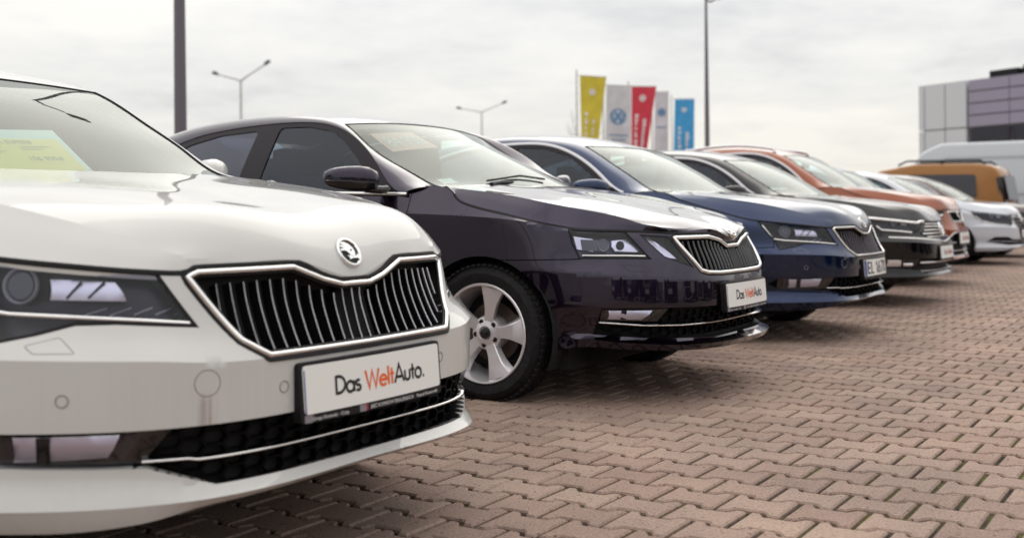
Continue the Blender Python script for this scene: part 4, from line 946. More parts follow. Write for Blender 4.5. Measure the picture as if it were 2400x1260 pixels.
# ------------------------------------------------------------------ further car shapes and fronts
import copy
def derive(base, hl, grille, intake, flat=True):
    sp = {k: copy.deepcopy(v) for k, v in base.items() if k not in ('holes', 'hl') and not k.startswith('_')}
    if flat:
        t = dict(sp['rows'][-1]); 
        for k in [0, ('y', .05), ('y', .11), ('y', .19)]: t.pop(k)
        t[0] = (.742, .068); t[('y', .19)] = (.743, .070); sp['rows'][-1] = t
        sp['bonnet']['rows'][0] = [(-.105, 0, .768), (-.14, 0, .796), (-.20, 0, .832), (-.34, 0, .876), (-.58, 0, .920), (-.86, 0, .961), (-1.13, 0, 1.0)]
        sp['bonnet']['rows'][1] = [(-.11, .19, .768), (-.145, .2, .798), (-.20, .21, .834), (-.35, .24, .880), (-.59, .27, .922), (-.87, .3, .962), (-1.14, .33, 1.0)]
    sp['step'] = .024; return spec_setup(sp, grille, intake, hl)
PAS = derive(SUP, ([(.845, 0), (.81, .70), (.789, .664)], [(.789, .664), (.70, .652), (.603, .639)], [(.603, .639), (.53, .665), (.46, .70), (.41, 0)]),
             [(0, .592), (.40, .598), (.52, .636), (.44, .672), (.38, .729), (0, .731)], [(0, .30), (.46, .30), (.58, .34), (.80, .345), (.80, .425), (.54, .425), (0, .415)])
ATE = derive(SUP, ([(.84, 0), (.80, .70), (.75, .665)], [(.75, .665), (.62, .668), (.50, .690)], [(.50, .690), (.47, .715), (.45, 0)]),
             [(0, .625), (.25, .627), (.30, .64), (.375, .725), (.36, .735), (0, .737)], [(0, .30), (.40, .30), (.62, .34), (.62, .40), (.42, .50), (.38, .515), (0, .515)])
ART = derive(SUP, ([(.875, 0), (.86, .72), (.827, .645)], [(.827, .645), (.72, .600), (.577, .580)], [(.577, .580), (.50, .60), (.44, .66), (.43, 0)]),
             [(0, .45), (.30, .45), (.41, .572), (.42, .66), (.41, .732), (0, .734)], [(0, .30), (.60, .30), (.81, .345), (.75, .425), (.62, .425), (.52, .385), (0, .38)])
def roundel(car, z, r=.055, off=.01):
    """round badge with two stacked chevrons, on the grille"""
    W = car.W; c = [(r * math.cos(t), z + r * math.sin(t)) for t in np.linspace(0, 2 * math.pi, 25)[:-1]]
    V, Fc = strip(W, c, [(l, o + off) for l, o in round_prof(.009, .006, 4)], True, 1); e = car.add('emblem', V, Fc, 'chrome')
    for P in ([(-.55, .75), (0, -.02), (.55, .75)], [(-.85, .42), (-.42, -.72), (0, .18), (.42, -.72), (.85, .42)]):
        V, Fc = strip(W, [(a * r, z + b * r) for a, b in P], [(l, o + off) for l, o in round_prof(.008, .004, 3)], False, 1); car.add('emblem_bar', V, Fc, 'chrome', e)
def other_front(car, kind):
    W = car.W; sp = car.sp; A = W.sy
    car.build_body(); car.build_bonnet(); gh = sp['_grille']; it = sp['_intake']
    car.sheet('grille_back', gh, 'cavity', -.04); V, Fc = strip(W, gh, [(0, -.001), (0, -.041)], True, .03); car.add('grille_wall', V, Fc, 'cavity')
    car.sheet('intake_back', it, 'cavity', -.04); V, Fc = strip(W, it, [(0, -.001), (0, -.041)], True, .03); car.add('intake_wall', V, Fc, 'cavity')
    def hbar(z, y, name='grille_bar', m='chrome', wd=.015, dz=0., off=-.006): return car.bar(name, [(A(q), z + dz * abs(q) / y) for q in np.linspace(-y, y, 30)], wd, .006, m, None, off, .04, -.02)
    for sg in (1, -1):
        f = (lambda P: np.array(P)) if sg > 0 else flip
        h = car.lamp(f(sp['hl']['outline']))
        ol = sp['hl']; n = len(ol['bottom'])
        lo = [(a * .995, z + .012) for a, z in ol['outer'][1:]] + [(a * .99, z + .012) for a, z in ol['bottom'][1:]]
        car.bar('light_guide', f(lo), .019, .007, 'chrome', h, -.006)
        cen = ol['outline'].mean(0)
        car.disc('projector_ring', sg * cen[0] * 1.08, cen[1] + .008, .030, 'reflector', -.034, h, rin=.022, ht=.008); car.disc('projector_lens', sg * cen[0] * 1.08, cen[1] + .008, .024, 'lens', -.030, h)
        car.facets('reflector', f([(cen[0] - .02, cen[1] + .018), (cen[0] - .02, cen[1] - .016), (cen[0] - .10, cen[1] - .016), (cen[0] - .09, cen[1] + .02)]), 'reflector', -.036, h)
        if kind in ('passat', 'hatch', 'last'):
            p = car.sheet('fog_panel', f(car.poly_yz([(.79, .418), (.79, .350), (.59, .347), (.55, .418)])), 'gloss', -.018, flange=.02)
            car.facets('fog_reflector', f(car.poly_yz([(.765, .412), (.775, .357), (.705, .355), (.70, .41)])), 'reflector', -.012, p); car.facets('fog_reflector', f(car.poly_yz([(.685, .38), (.685, .356), (.625, .356), (.62, .38)])), 'reflector', -.012, p)
        if kind == 'passat': car.bar('headlight_brow', f([(q, float(W.top(q)[0]) - .008) for q in np.linspace(A(.845), A(.40), 20)]), .026, .008, 'chrome', None, .0, .03)
    if kind == 'passat':
        for z, y in ((.610, .42), (.640, .47), (.670, .43), (.700, .40), (.724, .38)): hbar(z, y)
        hbar(.557, .76, 'bumper_moulding', 'chrome', .017, .055, .0); hbar(.386, .56, 'intake_strip'); hbar(.315, .55, 'lip_strip', 'satin', .010, 0, .0); roundel(car, .672)
    if kind == 'hatch' or kind == 'last':
        for z, y in ((.625, .42), (.67, .43), (.715, .40)): hbar(z, y)
        hbar(.386, .56, 'intake_strip'); roundel(car, .672)
    if kind == 'suv':
        car.ring('grille_frame', shrink(gh, .004), .018, .008, 'chrome'); car.hexes('grille_mesh', shrink(gh, .012), -.018, .05, .03)
        V, Fc = strip(W, [(a * .09, .682 + b * .06) for a, b in ((.6, .8), (-.6, .55), (-.6, .15), (.6, -.15), (.6, -.55), (-.6, -.8))], [(l, o + .004) for l, o in round_prof(.016, .006)], False, .02); car.add('emblem', V, Fc, 'chrome')
        for z in (.345, .425): hbar(z, .44, 'intake_strip', 'satin', .014)
        car.ring('intake_frame', shrink(it, -.008), .018, .006, 'satin')
    if kind == 'fastback':
        for z, y in ((.475, .32), (.515, .36), (.555, .40), (.60, .42), (.65, .42), (.70, .42)): hbar(z, y, wd=.009)
        hbar(.725, .42, wd=.02); hbar(.352, .80, 'intake_strip', 'satin', .011); roundel(car, .70)
    plate(car, .0, .468, 'das', simple=True); car.build_top()
# ------------------------------------------------------------------ cars in the row
GR = 'cars parked side by side on the block paving'
white_car = Car('parked_car', 'white saloon with black ribbed chrome-framed grille and yellow price sheet in its windscreen', 'white', (.165, -.12, 0), SUP, GR)
wsW = superb_front(white_car)
plum_car = Car('parked_car', 'plum-black saloon with split headlights and a silver five-spoke front wheel', 'plum', (-.043, 2.95, 0), OCT, GR)
wsK = octavia_front(plum_car)
blue_car = Car('parked_car', 'dark blue saloon with a registration plate starting EL 167', 'blue', (-.122, 5.617, -.6), SUP, GR)
superb_front(blue_car, 'reg', 'inkg')
c = Car('parked_car', 'black saloon with chrome-barred grille, round badge and chrome line across its bumper', 'black', (-.25, 8.6, 0), PAS, GR); other_front(c, 'passat')
c = Car('parked_car', 'tall burnt-orange car with roof rails and a small trapezoid mesh grille', 'orange', (-.62, 11.4, 0), ATE, GR, scale=(1, 1, 1.12)); other_front(c, 'suv'); suv = c
c = Car('parked_car', 'grey-blue hatchback mostly hidden behind the burnt-orange car', 'silver', (-1.15, 14.0, 0), PAS, GR, scale=(.82, .96, 1.03)); other_front(c, 'hatch')
c = Car('parked_car', 'pale silver-white fastback with slim slit headlights and full-width grille', 'pearl', (-.72, 16.6, 0), ART, GR); other_front(c, 'fastback')
c = Car('parked_car', 'brown car standing between the pale fastback and the mustard van', 'brown', (-.75, 19.4, 0), PAS, GR); other_front(c, 'last')
# the facing row across the aisle, which the paintwork mirrors
KEEP = ('front_bumper', 'fender', 'front_door', 'rear_door', 'rear_quarter', 'bonnet', 'roof', 'pillar', 'window_frame', 'windscreen', 'side_window', 'chassis', 'wheel', 'grille_back', 'grille_frame', 'intake_back', 'headlight', 'boot_lid', 'rear_window', 'plate_holder', 'dashboard')
def copy_tree(o, parent):
    c_ = o.copy(); COL.objects.link(c_); c_.parent = parent
    for ch in o.children:
        if ch.name.split('.')[0] in ('rim', 'spoke', 'plate_sheet', 'lamp_cover'): copy_tree(ch, c_)
    return c_
black_car = [o_ for o_ in COL.objects if o_.get('label', '').startswith('black saloon')][0]
for k, y_ in enumerate(np.arange(-7.0, 17.0, 2.85)):
    src = (plum_car.root, black_car, blue_car.root)[(k * 2 + 1) % 3]
    r_ = thing('parked_car', 'dark car in the facing row across the aisle, mirrored in the bumpers', 'car', (6.6 + .2 * math.sin(k * 2.3), y_, 0), math.pi, 'cars in the facing row across the aisle')
    for ch in src.children:
        if ch.name.split('.')[0] in KEEP: copy_tree(ch, r_)
# roof rails of the tall orange car
for sg in (1, -1):
    F_ = np.array(ATE['F']); P = curve3(F_, 90); P = P[(P[:, 0] < -1.98) & (P[:, 0] > -3.4)] * [1, sg, 1]; Q = P + [0, sg * -.01, .03]; Q[0] = P[0]; Q[-1] = P[-1]
    m = MB(); m.tube(Q, .016, 8); m.build('roof_rail', 'satin', suv.root)
# ------------------------------------------------------------------ sheets in the windscreens
def quad_sheet(name, P, m, parent=None):
    P = np.array(P, float); n = np.cross(P[1] - P[0], P[3] - P[0]); n /= np.linalg.norm(n)
    return mesh(name, np.concatenate([P, P - n * .001]), [(0, 1, 2, 3), (7, 6, 5, 4), (0, 4, 5, 1), (1, 5, 6, 2), (2, 6, 7, 3), (3, 7, 4, 0)], m, parent, smooth=False), n
base = np.array([.165, -.12, 0]); dn = np.array([-.014, 0, -.028])
TL, TR_, BR_, BL = [np.array(p) + dn for p in ((-1.478, -.20, 1.158), (-1.505, .20, 1.176), (-1.225, .158, 1.020), (-1.20, -.24, 1.008))]
o, n = quad_sheet('price_sheet', [BL, BR_, TR_, TL], 'paper'); o.location = base
tag(o, 'printed price sheet with yellow panel propped inside the windscreen of the white car', 'price sheet')
n = n if n[0] > 0 else -n
at = lambda u, v, k: BL + (BR_ - BL) * u + (TL - BL) * v + ((TR_ - TL) - (BR_ - BL)) * u * v + n * k
o2 = mesh('yellow_panel', [at(.06, .10, .0015), at(.94, .10, .0015), at(.94, .78, .0015), at(.06, .78, .0015)], [(0, 1, 2, 3)], 'papery', o, smooth=False)
MT['inkp'] = mat('print_faded', (.40, .36, .16), .6)
for s_, u, v, h in (('SKODA SUPERB', .16, .66, .085), ('106 900z\u0142', .50, .30, .095)):
    V, Fc = font2d(s_, h); mesh('lettering', [at(u + p[0] * .62, v + p[1], .003) for p in V], Fc, 'inkp', o, smooth=False)
for k in range(5):
    for u0, u1 in ((.12, .36), (.52, .80)):
        v = .60 - k * .035
        if u0 > .5 and k > 2: continue
        mesh('text_line', [at(u0, v, .003), at(u1 - .05 * (k % 3), v, .003), at(u1 - .05 * (k % 3), v + .009, .003), at(u0, v + .009, .003)], [(0, 1, 2, 3)], 'inkp', o, smooth=False)
# strip and small label on the plum car's windscreen
def on_ws(ws, w_, t):
    i = (w_ + 1) / 2 * (ws.shape[0] - 1); j = t * (ws.shape[1] - 1); i0, j0 = int(min(i, ws.shape[0] - 2)), int(min(j, ws.shape[1] - 2)); a, b = i - i0, j - j0
    return ws[i0, j0] * (1 - a) * (1 - b) + ws[i0 + 1, j0] * a * (1 - b) + ws[i0, j0 + 1] * (1 - a) * b + ws[i0 + 1, j0 + 1] * a * b
def ws_decal(name, ws, w0, w1, t0, t1, m, parent, nx=8, sh=-.006):
    G = np.array([[on_ws(ws, w_, t) + [sh * .5, 0, sh] for w_ in np.linspace(w0, w1, nx)] for t in np.linspace(t0, t1, 3)]); V, Fc = grid(G); return mesh(name, V, Fc, m, parent, smooth=False)
st = ws_decal('price_banner', wsK, -.86, -.38, .60, .86, 'paperp', None); st.location = (-.043, 2.95, 0); tag(st, 'pale red price banner stuck high inside the windscreen of the plum-black saloon', 'price banner')
V, Fc = font2d('84 900', 1.0); V = V / V[:, 0].max(); hmax = V[:, 1].max()
mesh('lettering', [on_ws(wsK, -.82 + .38 * p[0], .66 + .13 * p[1] / hmax) + [0, 0, -.004] for p in V], Fc, 'inkw', st, smooth=False)
ws_decal('registration_sticker', wsK, -.885, -.76, .10, .17, 'paper', plum_car.root, 4)
# ------------------------------------------------------------------ block paving
PL, PW, PA = .200, .168, .0165
def paver_outline(fine=True):
    xs = ([-.1, -.060, -.040, .040, .060, .1]); hw = lambda x: PW / 2 + (PA if abs(x) > .05 else -PA)
    up_ = [(x, hw(x)) for x in xs]; return up_[::-1] + [(-x, -y) for x, y in up_[::-1]]
def paver_mesh(fine=True, gap=.0072):
    P = shrink(np.array(paver_outline()), gap); n = len(P)
    if fine:
        T = shrink(P, .0055); V = np.concatenate([np.c_[T, np.zeros(n)], np.c_[P, np.full(n, -.0055)], np.c_[P, np.full(n, -.03)]])
        Fc = [tuple(range(n))] + [(k * n + (i + 1) % n, k * n + i, (k + 1) * n + i, (k + 1) * n + (i + 1) % n) for k in range(2) for i in range(n)]
    else:
        T = shrink(P, .002); V = np.concatenate([np.c_[T, np.zeros(n)], np.c_[P, np.full(n, -.022)]]); Fc = [tuple(range(n))] + [((i + 1) % n, i, n + i, n + (i + 1) % n) for i in range(n)]
    return V, [f if True else f for f in Fc]
def up_faces(V, Fc):
    f = Fc[0]; a, b, c_ = V[f[0]], V[f[1]], V[f[4]]; return Fc if np.cross(b - a, c_ - a)[2] > 0 else [q[::-1] for q in Fc]
# material
m = mat('concrete_paver', (.3, .25, .22), .85); t = m.node_tree; b = t.nodes['Principled BSDF']
def N_(tp, **k):
    n = t.nodes.new(tp)
    for a_, b_ in k.items(): setattr(n, a_, b_)
    return n
geo = N_('ShaderNodeNewGeometry'); at_ = N_('ShaderNodeAttribute', attribute_name='tone'); oi = N_('ShaderNodeObjectInfo'); ad = N_('ShaderNodeMath', operation='ADD'); fr = N_('ShaderNodeMath', operation='FRACT')
t.links.new(at_.outputs['Fac'], ad.inputs[0]); t.links.new(oi.outputs['Random'], ad.inputs[1]); t.links.new(ad.outputs[0], fr.inputs[0])
r1 = N_('ShaderNodeValToRGB'); r1.color_ramp.elements[0].color = (.300, .216, .182, 1); r1.color_ramp.elements[1].color = (.374, .284, .238, 1); t.links.new(fr.outputs[0], r1.inputs[0])
def nz(sc, det=5, rough=.6):
    n = N_('ShaderNodeTexNoise'); n.inputs['Scale'].default_value = sc; n.inputs['Detail'].default_value = det; n.inputs['Roughness'].default_value = rough; t.links.new(geo.outputs['Position'], n.inputs['Vector']); return n.outputs[0]
def ramp2(src, p0, c0, p1, c1):
    n = N_('ShaderNodeValToRGB'); n.color_ramp.elements[0].position = p0; n.color_ramp.elements[0].color = (*c0, 1); n.color_ramp.elements[1].position = p1; n.color_ramp.elements[1].color = (*c1, 1); t.links.new(src, n.inputs[0]); return n.outputs[0]
def mul(a_, b_, f=1.):
    n = N_('ShaderNodeMix', data_type='RGBA', blend_type='MULTIPLY'); n.inputs[0].default_value = f; t.links.new(a_, n.inputs[6]); t.links.new(b_, n.inputs[7]); return n.outputs[2]
col = mul(r1.outputs[0], ramp2(nz(1.1, 4), .3, (.66, .65, .67), .70, (1.12, 1.08, 1.02)))
col = mul(col, ramp2(nz(110, 4, .75), .30, (.60, .57, .57), .66, (1.20, 1.18, 1.16)))
col = mul(col, ramp2(nz(75, 2, .5), .30, (.30, .26, .26), .345, (1, 1, 1)))
t.links.new(col, b.inputs['Base Color']); bp = N_('ShaderNodeBump'); bp.inputs['Strength'].default_value = .45; bp.inputs['Distance'].default_value = .0025; t.links.new(nz(240, 4, .7), bp.inputs['Height']); t.links.new(bp.outputs[0], b.inputs['Normal']); b.inputs['Specular IOR Level'].default_value = .3
MT['paver'] = m
m = mat('joint_sand', (.05, .04, .03), .95); t = m.node_tree; b = t.nodes['Principled BSDF']; geo = N_('ShaderNodeNewGeometry')
mixm = N_('ShaderNodeMix', data_type='RGBA'); mixm.inputs[6].default_value = (.018, .012, .010, 1); mixm.inputs[7].default_value = (.10, .105, .014, 1)
n_ = nz(3.3, 5); rr = N_('ShaderNodeMapRange'); rr.inputs[1].default_value = .44; rr.inputs[2].default_value = .58; t.links.new(n_, rr.inputs[0]); t.links.new(rr.outputs[0], mixm.inputs[0]); t.links.new(mixm.outputs[2], b.inputs['Base Color'])
bp = N_('ShaderNodeBump'); bp.inputs['Strength'].default_value = .8; bp.inputs['Distance'].default_value = .006; t.links.new(nz(140, 5), bp.inputs['Height']); t.links.new(bp.outputs[0], b.inputs['Normal']); MT['sand'] = m
m = mat('far_paving', (.24, .20, .175), .9); MT['farpave'] = m; noisy(m, .35, (.21, .17, .15), (.27, .225, .195), det=6)
XN, XP, Y0, Y1 = -6.0, 5.2, -3.2, 26.0
bed = mesh('paving', [(XN, Y0, -.013), (XP, Y0, -.013), (XP, Y1, -.013), (XN, Y1, -.013)], [(0, 1, 2, 3)], 'sand', smooth=False); bed['kind'] = 'structure'
far = mesh('ground', [(-400, -400, -.03), (400, -400, -.03), (400, 600, -.03), (-400, 600, -.03)], [(0, 1, 2, 3)], 'farpave', smooth=False); far['kind'] = 'structure'
cen = []
j = 0; y = Y0 + PW / 2
while y < Y1 - PW / 2:
    for i in range(int((XP - XN) / PL) - 1): cen.append((XN + PL * (i + .75 + (.5 if j % 2 else 0)), y))
    y += PW; j += 1
cen = np.array(cen)
cp = np.array(camo.location); rel = np.c_[cen, np.zeros(len(cen))] - cp; Zc = rel @ np.array(fw); Xc = rel @ np.array(rt); px = 1200 + 2680 * Xc / np.maximum(Zc, .1); py = 495 + 2680 * .868 / np.maximum(Zc, .1)
vis = (Zc > .3) & (px > -60) & (px < 2460) & (py < 1330)
under = np.zeros(len(cen), bool)
for cx_, cy_ in ((.165, -.12), (-.043, 2.95), (-.122, 5.6), (-.25, 8.6)): under |= (cen[:, 0] < cx_ - .45) & (np.abs(cen[:, 1] - cy_) < .85)
behind = cen[:, 0] < -1.0
# image rows covered by the white car's front
hid = (px < 300) | ((px < 1060) & (py < 1262 - .30 * np.maximum(px - 289, 0)) & (Zc < 5))
score = np.where(vis & ~under & ~behind & ~hid, -Zc, -1e9); order = np.argsort(-score); pick = order[:300]; pick = pick[score[pick] > -1e8]
sel = np.zeros(len(cen), bool); sel[pick] = True
Vp, Fp = paver_mesh(True); Fp = up_faces(Vp, Fp); V2, F2 = paver_mesh(False); F2 = up_faces(V2, F2)
first = None
for k in pick:
    if first is None: first = mesh('paver', Vp, Fp, 'paver', bed, sharp=20); o = first
    else: o = bpy.data.objects.new('paver', first.data); COL.objects.link(o); o.parent = bed
    o.location = (cen[k, 0] + random.uniform(-.0012, .0012), cen[k, 1] + random.uniform(-.0012, .0012), random.uniform(-.0022, .0014)); o.rotation_euler = (random.gauss(0, .004), random.gauss(0, .004), random.gauss(0, .004))
rest = np.where(~sel)[0]; Zr = np.linalg.norm(rel[rest], axis=1)
bv, bf, tone = [], [], []; base_i = 0
for fine, idx in ((True, rest[Zr < 8.5]), (False, rest[Zr >= 8.5])):
    Vq, Fq = (Vp, Fp) if fine else (V2, F2); n = len(Vq)
    for k in idx:
        th = rng.normal(0, .004); dx = Vq.copy(); dx[:, 2] += rng.uniform(-.0022, .0014) + Vq[:, 0] * rng.normal(0, .004) + Vq[:, 1] * rng.normal(0, .004); dx[:, 0] += cen[k, 0] - th * Vq[:, 1]; dx[:, 1] += cen[k, 1] + th * Vq[:, 0]
        bv.append(dx); tone.append(np.full(n, rng.random())); bf += [tuple(q + base_i for q in f) for f in Fq]; base_i += n
me = bpy.data.meshes.new('paver_field'); me.from_pydata(np.concatenate(bv).tolist(), [], bf); me.materials.append(MT['paver'])
at_ = me.attributes.new('tone', 'FLOAT', 'POINT'); at_.data.foreach_set('value', np.concatenate(tone).astype(np.float32))
o = bpy.data.objects.new('paver_field', me); COL.objects.link(o); o.parent = bed; o['kind'] = 'stuff'
# ------------------------------------------------------------------ lamp posts, flags, building
def at_px(px_, d, z=0.):
    p = cp + np.array(fw) * d + np.array(rt) * ((px_ - 1200) / 2680 * d); return np.array([p[0], p[1], z])
def zpx(py_, d, px_=1200): return .868 + (495 - .009 * (px_ - 1200) - py_) / 2680 * d
MT['pole'] = mat('grey_pole', (.13, .115, .14), .5, .3); MT['galv'] = noisy(mat('galvanised_steel', (.5, .51, .48), .45, .5), 6, (.46, .47, .45), (.58, .59, .56)); MT['lamphead'] = mat('lamp_head', (.12, .14, .13), .5)
p = at_px(425, 16.5); t_ = thing('lamp_post', 'thick dark grey tapered lamp post rising behind the plum-black saloon', 'lamp post', p)
m = MB(); m.tube([(0, 0, 0), (0, 0, 2.4), (0, 0, 9)], [.094, .088, .058], 20); m.build('shaft', 'pole', t_); m = MB(); m.lathe([(.2, 0), (.2, .02), (.13, .03), (.11, .12), (.095, .13)], 20, 'z'); m.build('base_plate', 'pole', t_)
m = MB(); m.tube([(0, 0, 8.95), (.2, .3, 9.25), (.5, .8, 9.35)], .045, 10); m.build('arm', 'pole', t_); m = MB(); m.box((.7, 1.1, 9.35), (.3, .6, .12)); m.build('lamp_head', 'lamphead', t_)
p = at_px(1659, 40); t_ = thing('lamp_post', 'slim dark lamp post standing to the right of the flags', 'lamp post', p)
m = MB(); m.tube([(0, 0, 0), (0, 0, 4), (0, 0, 8.25)], [.10, .082, .042], 16); m.build('shaft', 'pole', t_)
m = MB(); q = np.array(rt); m.tube([(0, 0, 8.2), tuple(q * .15 + [0, 0, 8.12]), tuple(q * .3 + [0, 0, 8.2])], .035, 8); m.build('arm', 'pole', t_); m = MB(); m.lathe([(.02, 8.2), (.16, 8.22), (.22, 8.34), (.14, 8.44), (.02, 8.46)], 16, 'z', tuple(q * .42)); m.build('lamp_head', 'galv', t_)
def twin(px_, d, py_, left, right, label):
    p = at_px(px_, d); t_ = thing('street_lamp', label, 'street lamp', p, group='twin-arm street lamps'); zt = zpx(py_, d, px_); q = np.array(rt)
    m = MB(); m.tube([(0, 0, 0), (0, 0, zt * .5), (0, 0, zt)], [.085, .07, .055], 12); m.build('shaft', 'galv', t_)
    for dx, dy in (left, right):
        u = q * (dx / 2680 * d); e_ = np.array([u[0], u[1], zt + dy / 2680 * d]); s0 = np.array([0, 0, zt - .05]); k = .78
        m = MB(); m.tube([s0, s0 * .88 + e_ * .12 + [0, 0, .03], s0 * (1 - k) + e_ * k], [.05, .045, .035], 10); m.build('arm', 'galv', t_)
        m = MB(); m.tube([s0 * (1 - k) + e_ * k, s0 * .1 + e_ * .9 + [0, 0, .03], e_], [.05, .10, .05], 10); m.build('lamp_head', 'lamphead', t_)
twin(567, 52, 188, (-67, 18), (70, 45), 'pale twin-arm street lamp behind the roof of the plum-black saloon')
twin(1131, 80, 262, (-60, 10), (60, 24), 'pale twin-arm street lamp behind the roof of the dark blue saloon')
def cloth(name, c): return noisy(mat(name, c, .8), 2.0, tuple(v * .86 for v in c), c)
MT['fy'] = cloth('flag_yellow', (.62, .50, .05)); MT['fr'] = cloth('flag_red', (.62, .045, .075)); MT['fw'] = cloth('flag_white', (.62, .61, .66)); MT['fb'] = cloth('flag_blue', (.06, .34, .66)); MT['logo'] = mat('flag_logo', (.12, .24, .42), .8); MT['fprint'] = mat('flag_print', (.74, .70, .70), .8)
def flag(col, x0, x1, xb0, xb1, ytop, d, label, logo, script, dtop=0):
    zt = zpx(ytop, d, x0); wd = (x1 - x0) / 2680 * d; H = 3.9; p = at_px(x0 - 8, d); t_ = thing('flag', label, 'flag', p, group='dealership flags on poles'); q = np.array(rt); f_ = np.array(fw)
    m = MB(); m.tube([(0, 0, 0), (0, 0, zt * .6), (0, 0, zt + .28)], [.06, .05, .035], 10); m.build('flagpole', 'galv', t_)
    m = MB(); e0 = np.array([0, 0, zt + .03]); m.tube([e0, e0 + q * (wd + 8 / 2680 * d) + [0, 0, -dtop / 2680 * d]], .02, 8); m.build('crossbar', 'galv', t_)
    s0 = 8 / 2680 * d; sh0, sh1 = (xb0 - x0) / 2680 * d / 2.9, (xb1 - x1) / 2680 * d / 2.9
    def P(u, v): # u across, v down 0..1
        h = v * H; xx = s0 + u * wd + (sh0 * (1 - u) + sh1 * u) * h; w_ = .05 * math.sin(5 * u + 6 * v) * v + .09 * math.sin(2.2 * v * 3 + u) * u * v
        return q * xx + f_ * w_ + np.array([0, 0, zt - h - dtop / 2680 * d * u])
    G = np.array([[P(u, v) for u in np.linspace(0, 1, 9)] for v in np.linspace(0, 1, 25)]); V, Fc = grid(G); V2_ = V + f_ * .004; k = len(V)
    c_ = mesh('cloth', np.concatenate([V, V2_]), Fc + [tuple(i + k for i in f[::-1]) for f in Fc], MT[col], t_, sharp=0)
    off = -f_ * .012
    def flat(name, V2d, F2d, m_): return mesh(name, [P(u, v) + off for u, v in V2d], F2d, m_, c_, smooth=False)
    lu, lv, lr, lm = logo; asp = wd / H
    def circle(r, n=22): return [(lu + r * math.cos(2 * math.pi * i / n), lv + r * asp * math.sin(2 * math.pi * i / n)) for i in range(n)]
    n = 22; flat('badge_ring', circle(lr) + circle(lr * .80), [(i, (i + 1) % n, n + (i + 1) % n, n + i) for i in range(n)], lm)
    for L_ in ([(-.45, .65), (0, -.05), (.45, .65)], [(-.72, .35), (-.38, -.65), (0, .12), (.38, -.65), (.72, .35)]):
        v_, f2 = ribbon([(lu + a * lr, lv - b_ * lr * asp) for a, b_ in L_], lr * .17); flat('badge_bar', v_, f2, lm)
    r2 = random.Random(int(x0))
    for kind_, u0, v0, v1, wdt in script:
        if kind_ == 'v':
            v = v0
            while v < v1:
                ln = r2.uniform(.018, .045); s_ = wdt * r2.uniform(.5, 1); flat('script_mark', [(u0, v), (u0 + s_, v), (u0 + s_, v + ln), (u0, v + ln)], [(0, 1, 2, 3)], MT['fprint']); v += ln + r2.choice([.008, .008, .03])
        else:
            u = u0
            while u < u0 + wdt:
                ln = r2.uniform(.03, .06); flat('script_mark', [(u, v0), (u + ln, v0), (u + ln, v0 + v1), (u, v0 + v1)], [(0, 1, 2, 3)], MT['logo']); u += ln + .018
flag('fy', 1362, 1424, 1364, 1404, 178, 52, 'yellow vertical flag with round badge and pale lettering', (.5, .18, .13, MT['fprint']), [('v', .20, .42, .95, .16), ('v', .58, .50, .95, .14)], 4)
flag('fw', 1424, 1482, 1420, 1480, 200, 55, 'wide white flag with large blue round badge between yellow and red flags', (.48, .38, .33, MT['logo']), [('h', .14, .60, .022, .70), ('h', .24, .655, .02, .5)], 3)
flag('fr', 1483, 1541, 1481, 1520, 203, 58, 'red vertical flag with round badge and pale lettering', (.48, .15, .14, MT['fprint']), [('v', .18, .36, .95, .18), ('v', .58, .42, .95, .18)], 1)
flag('fw', 1538, 1570, 1534, 1568, 216, 62, 'narrow white flag partly hidden behind the red flag', (.5, .28, .30, MT['logo']), [('h', .14, .48, .02, .7)], 0)
flag('fb', 1584, 1630, 1580, 1628, 233, 68, 'light blue vertical flag next to the slim dark lamp post', (.48, .16, .13, MT['fprint']), [('v', .2, .42, .95, .18), ('v', .58, .5, .95, .18)], 0)
# showroom building
MT['panel'] = mat('grey_panel', (.58, .60, .63), .45, .1); MT['clad'] = mat('violet_grey_cladding', (.30, .275, .36), .45, .1); MT['joint'] = mat('joint_dark', (.34, .325, .36), .7); MT['wband'] = mat('window_dark', (.012, .012, .022), .08)
A0 = at_px(2157, 60); dirw = np.array([5.47, -3.06, 0]); dirw /= np.linalg.norm(dirw); t_ = thing('building', 'showroom building of pale grey panels and violet-grey cladding with a dark window band', 'building', A0, math.atan2(dirw[1], dirw[0]))
BH = zpx(203, 60, 2157)
m = MB(); m.box((15, 8, BH / 2 - .1), (29.8, 15.6, BH - .2)); m.build('core', 'joint', t_, smooth=False)
def bpan(name, x0, x1, z0, z1, m_, y=-.0, dep=.16): q_ = MB(); q_.box(((x0 + x1) / 2, y, (z0 + z1) / 2), (x1 - x0, dep, z1 - z0)); return q_.build(name, m_, t_, smooth=False)
zj = zpx(305, 59, 2200)
ex = [.0, .40, 1.72, 3.05]
for a_, b_ in zip(ex[:-1], ex[1:]):
    for z0, z1 in ((.1, zj - .03), (zj + .03, BH)): bpan('wall_panel', a_ + .03, b_ - .03, z0, z1, 'panel')
zr = [zpx(q_, 57.5) for q_ in (298, 270, 241, 212, 184)]; zr = np.linspace(zpx(298, 57, 2300), BH + .02, 5)
for k in range(8):
    x0 = 3.1 + k * 2.4
    for z0, z1 in zip(zr[:-1], zr[1:]): bpan('cladding_board', x0 + .02, x0 + 2.38, z0 + .03, z1 - .03, 'clad', .06)
    bpan('window_pane', x0 + .05, x0 + 2.35, zr[0] - 1.5, zr[0] - .06, 'wband', .10, .05); bpan('wall_panel', x0 + .02, x0 + 2.38, .1, zr[0] - 1.56, 'panel', .06)
for x0, y0, w_, h_ in ((5.0, 1.2, 1.6, .35), (7.0, 1.2, 1.8, .45)): q_ = MB(); q_.box((x0, y0, BH + h_ / 2), (w_, 2, h_)); q_.build('roof_unit', 'bplastic', t_, smooth=False)
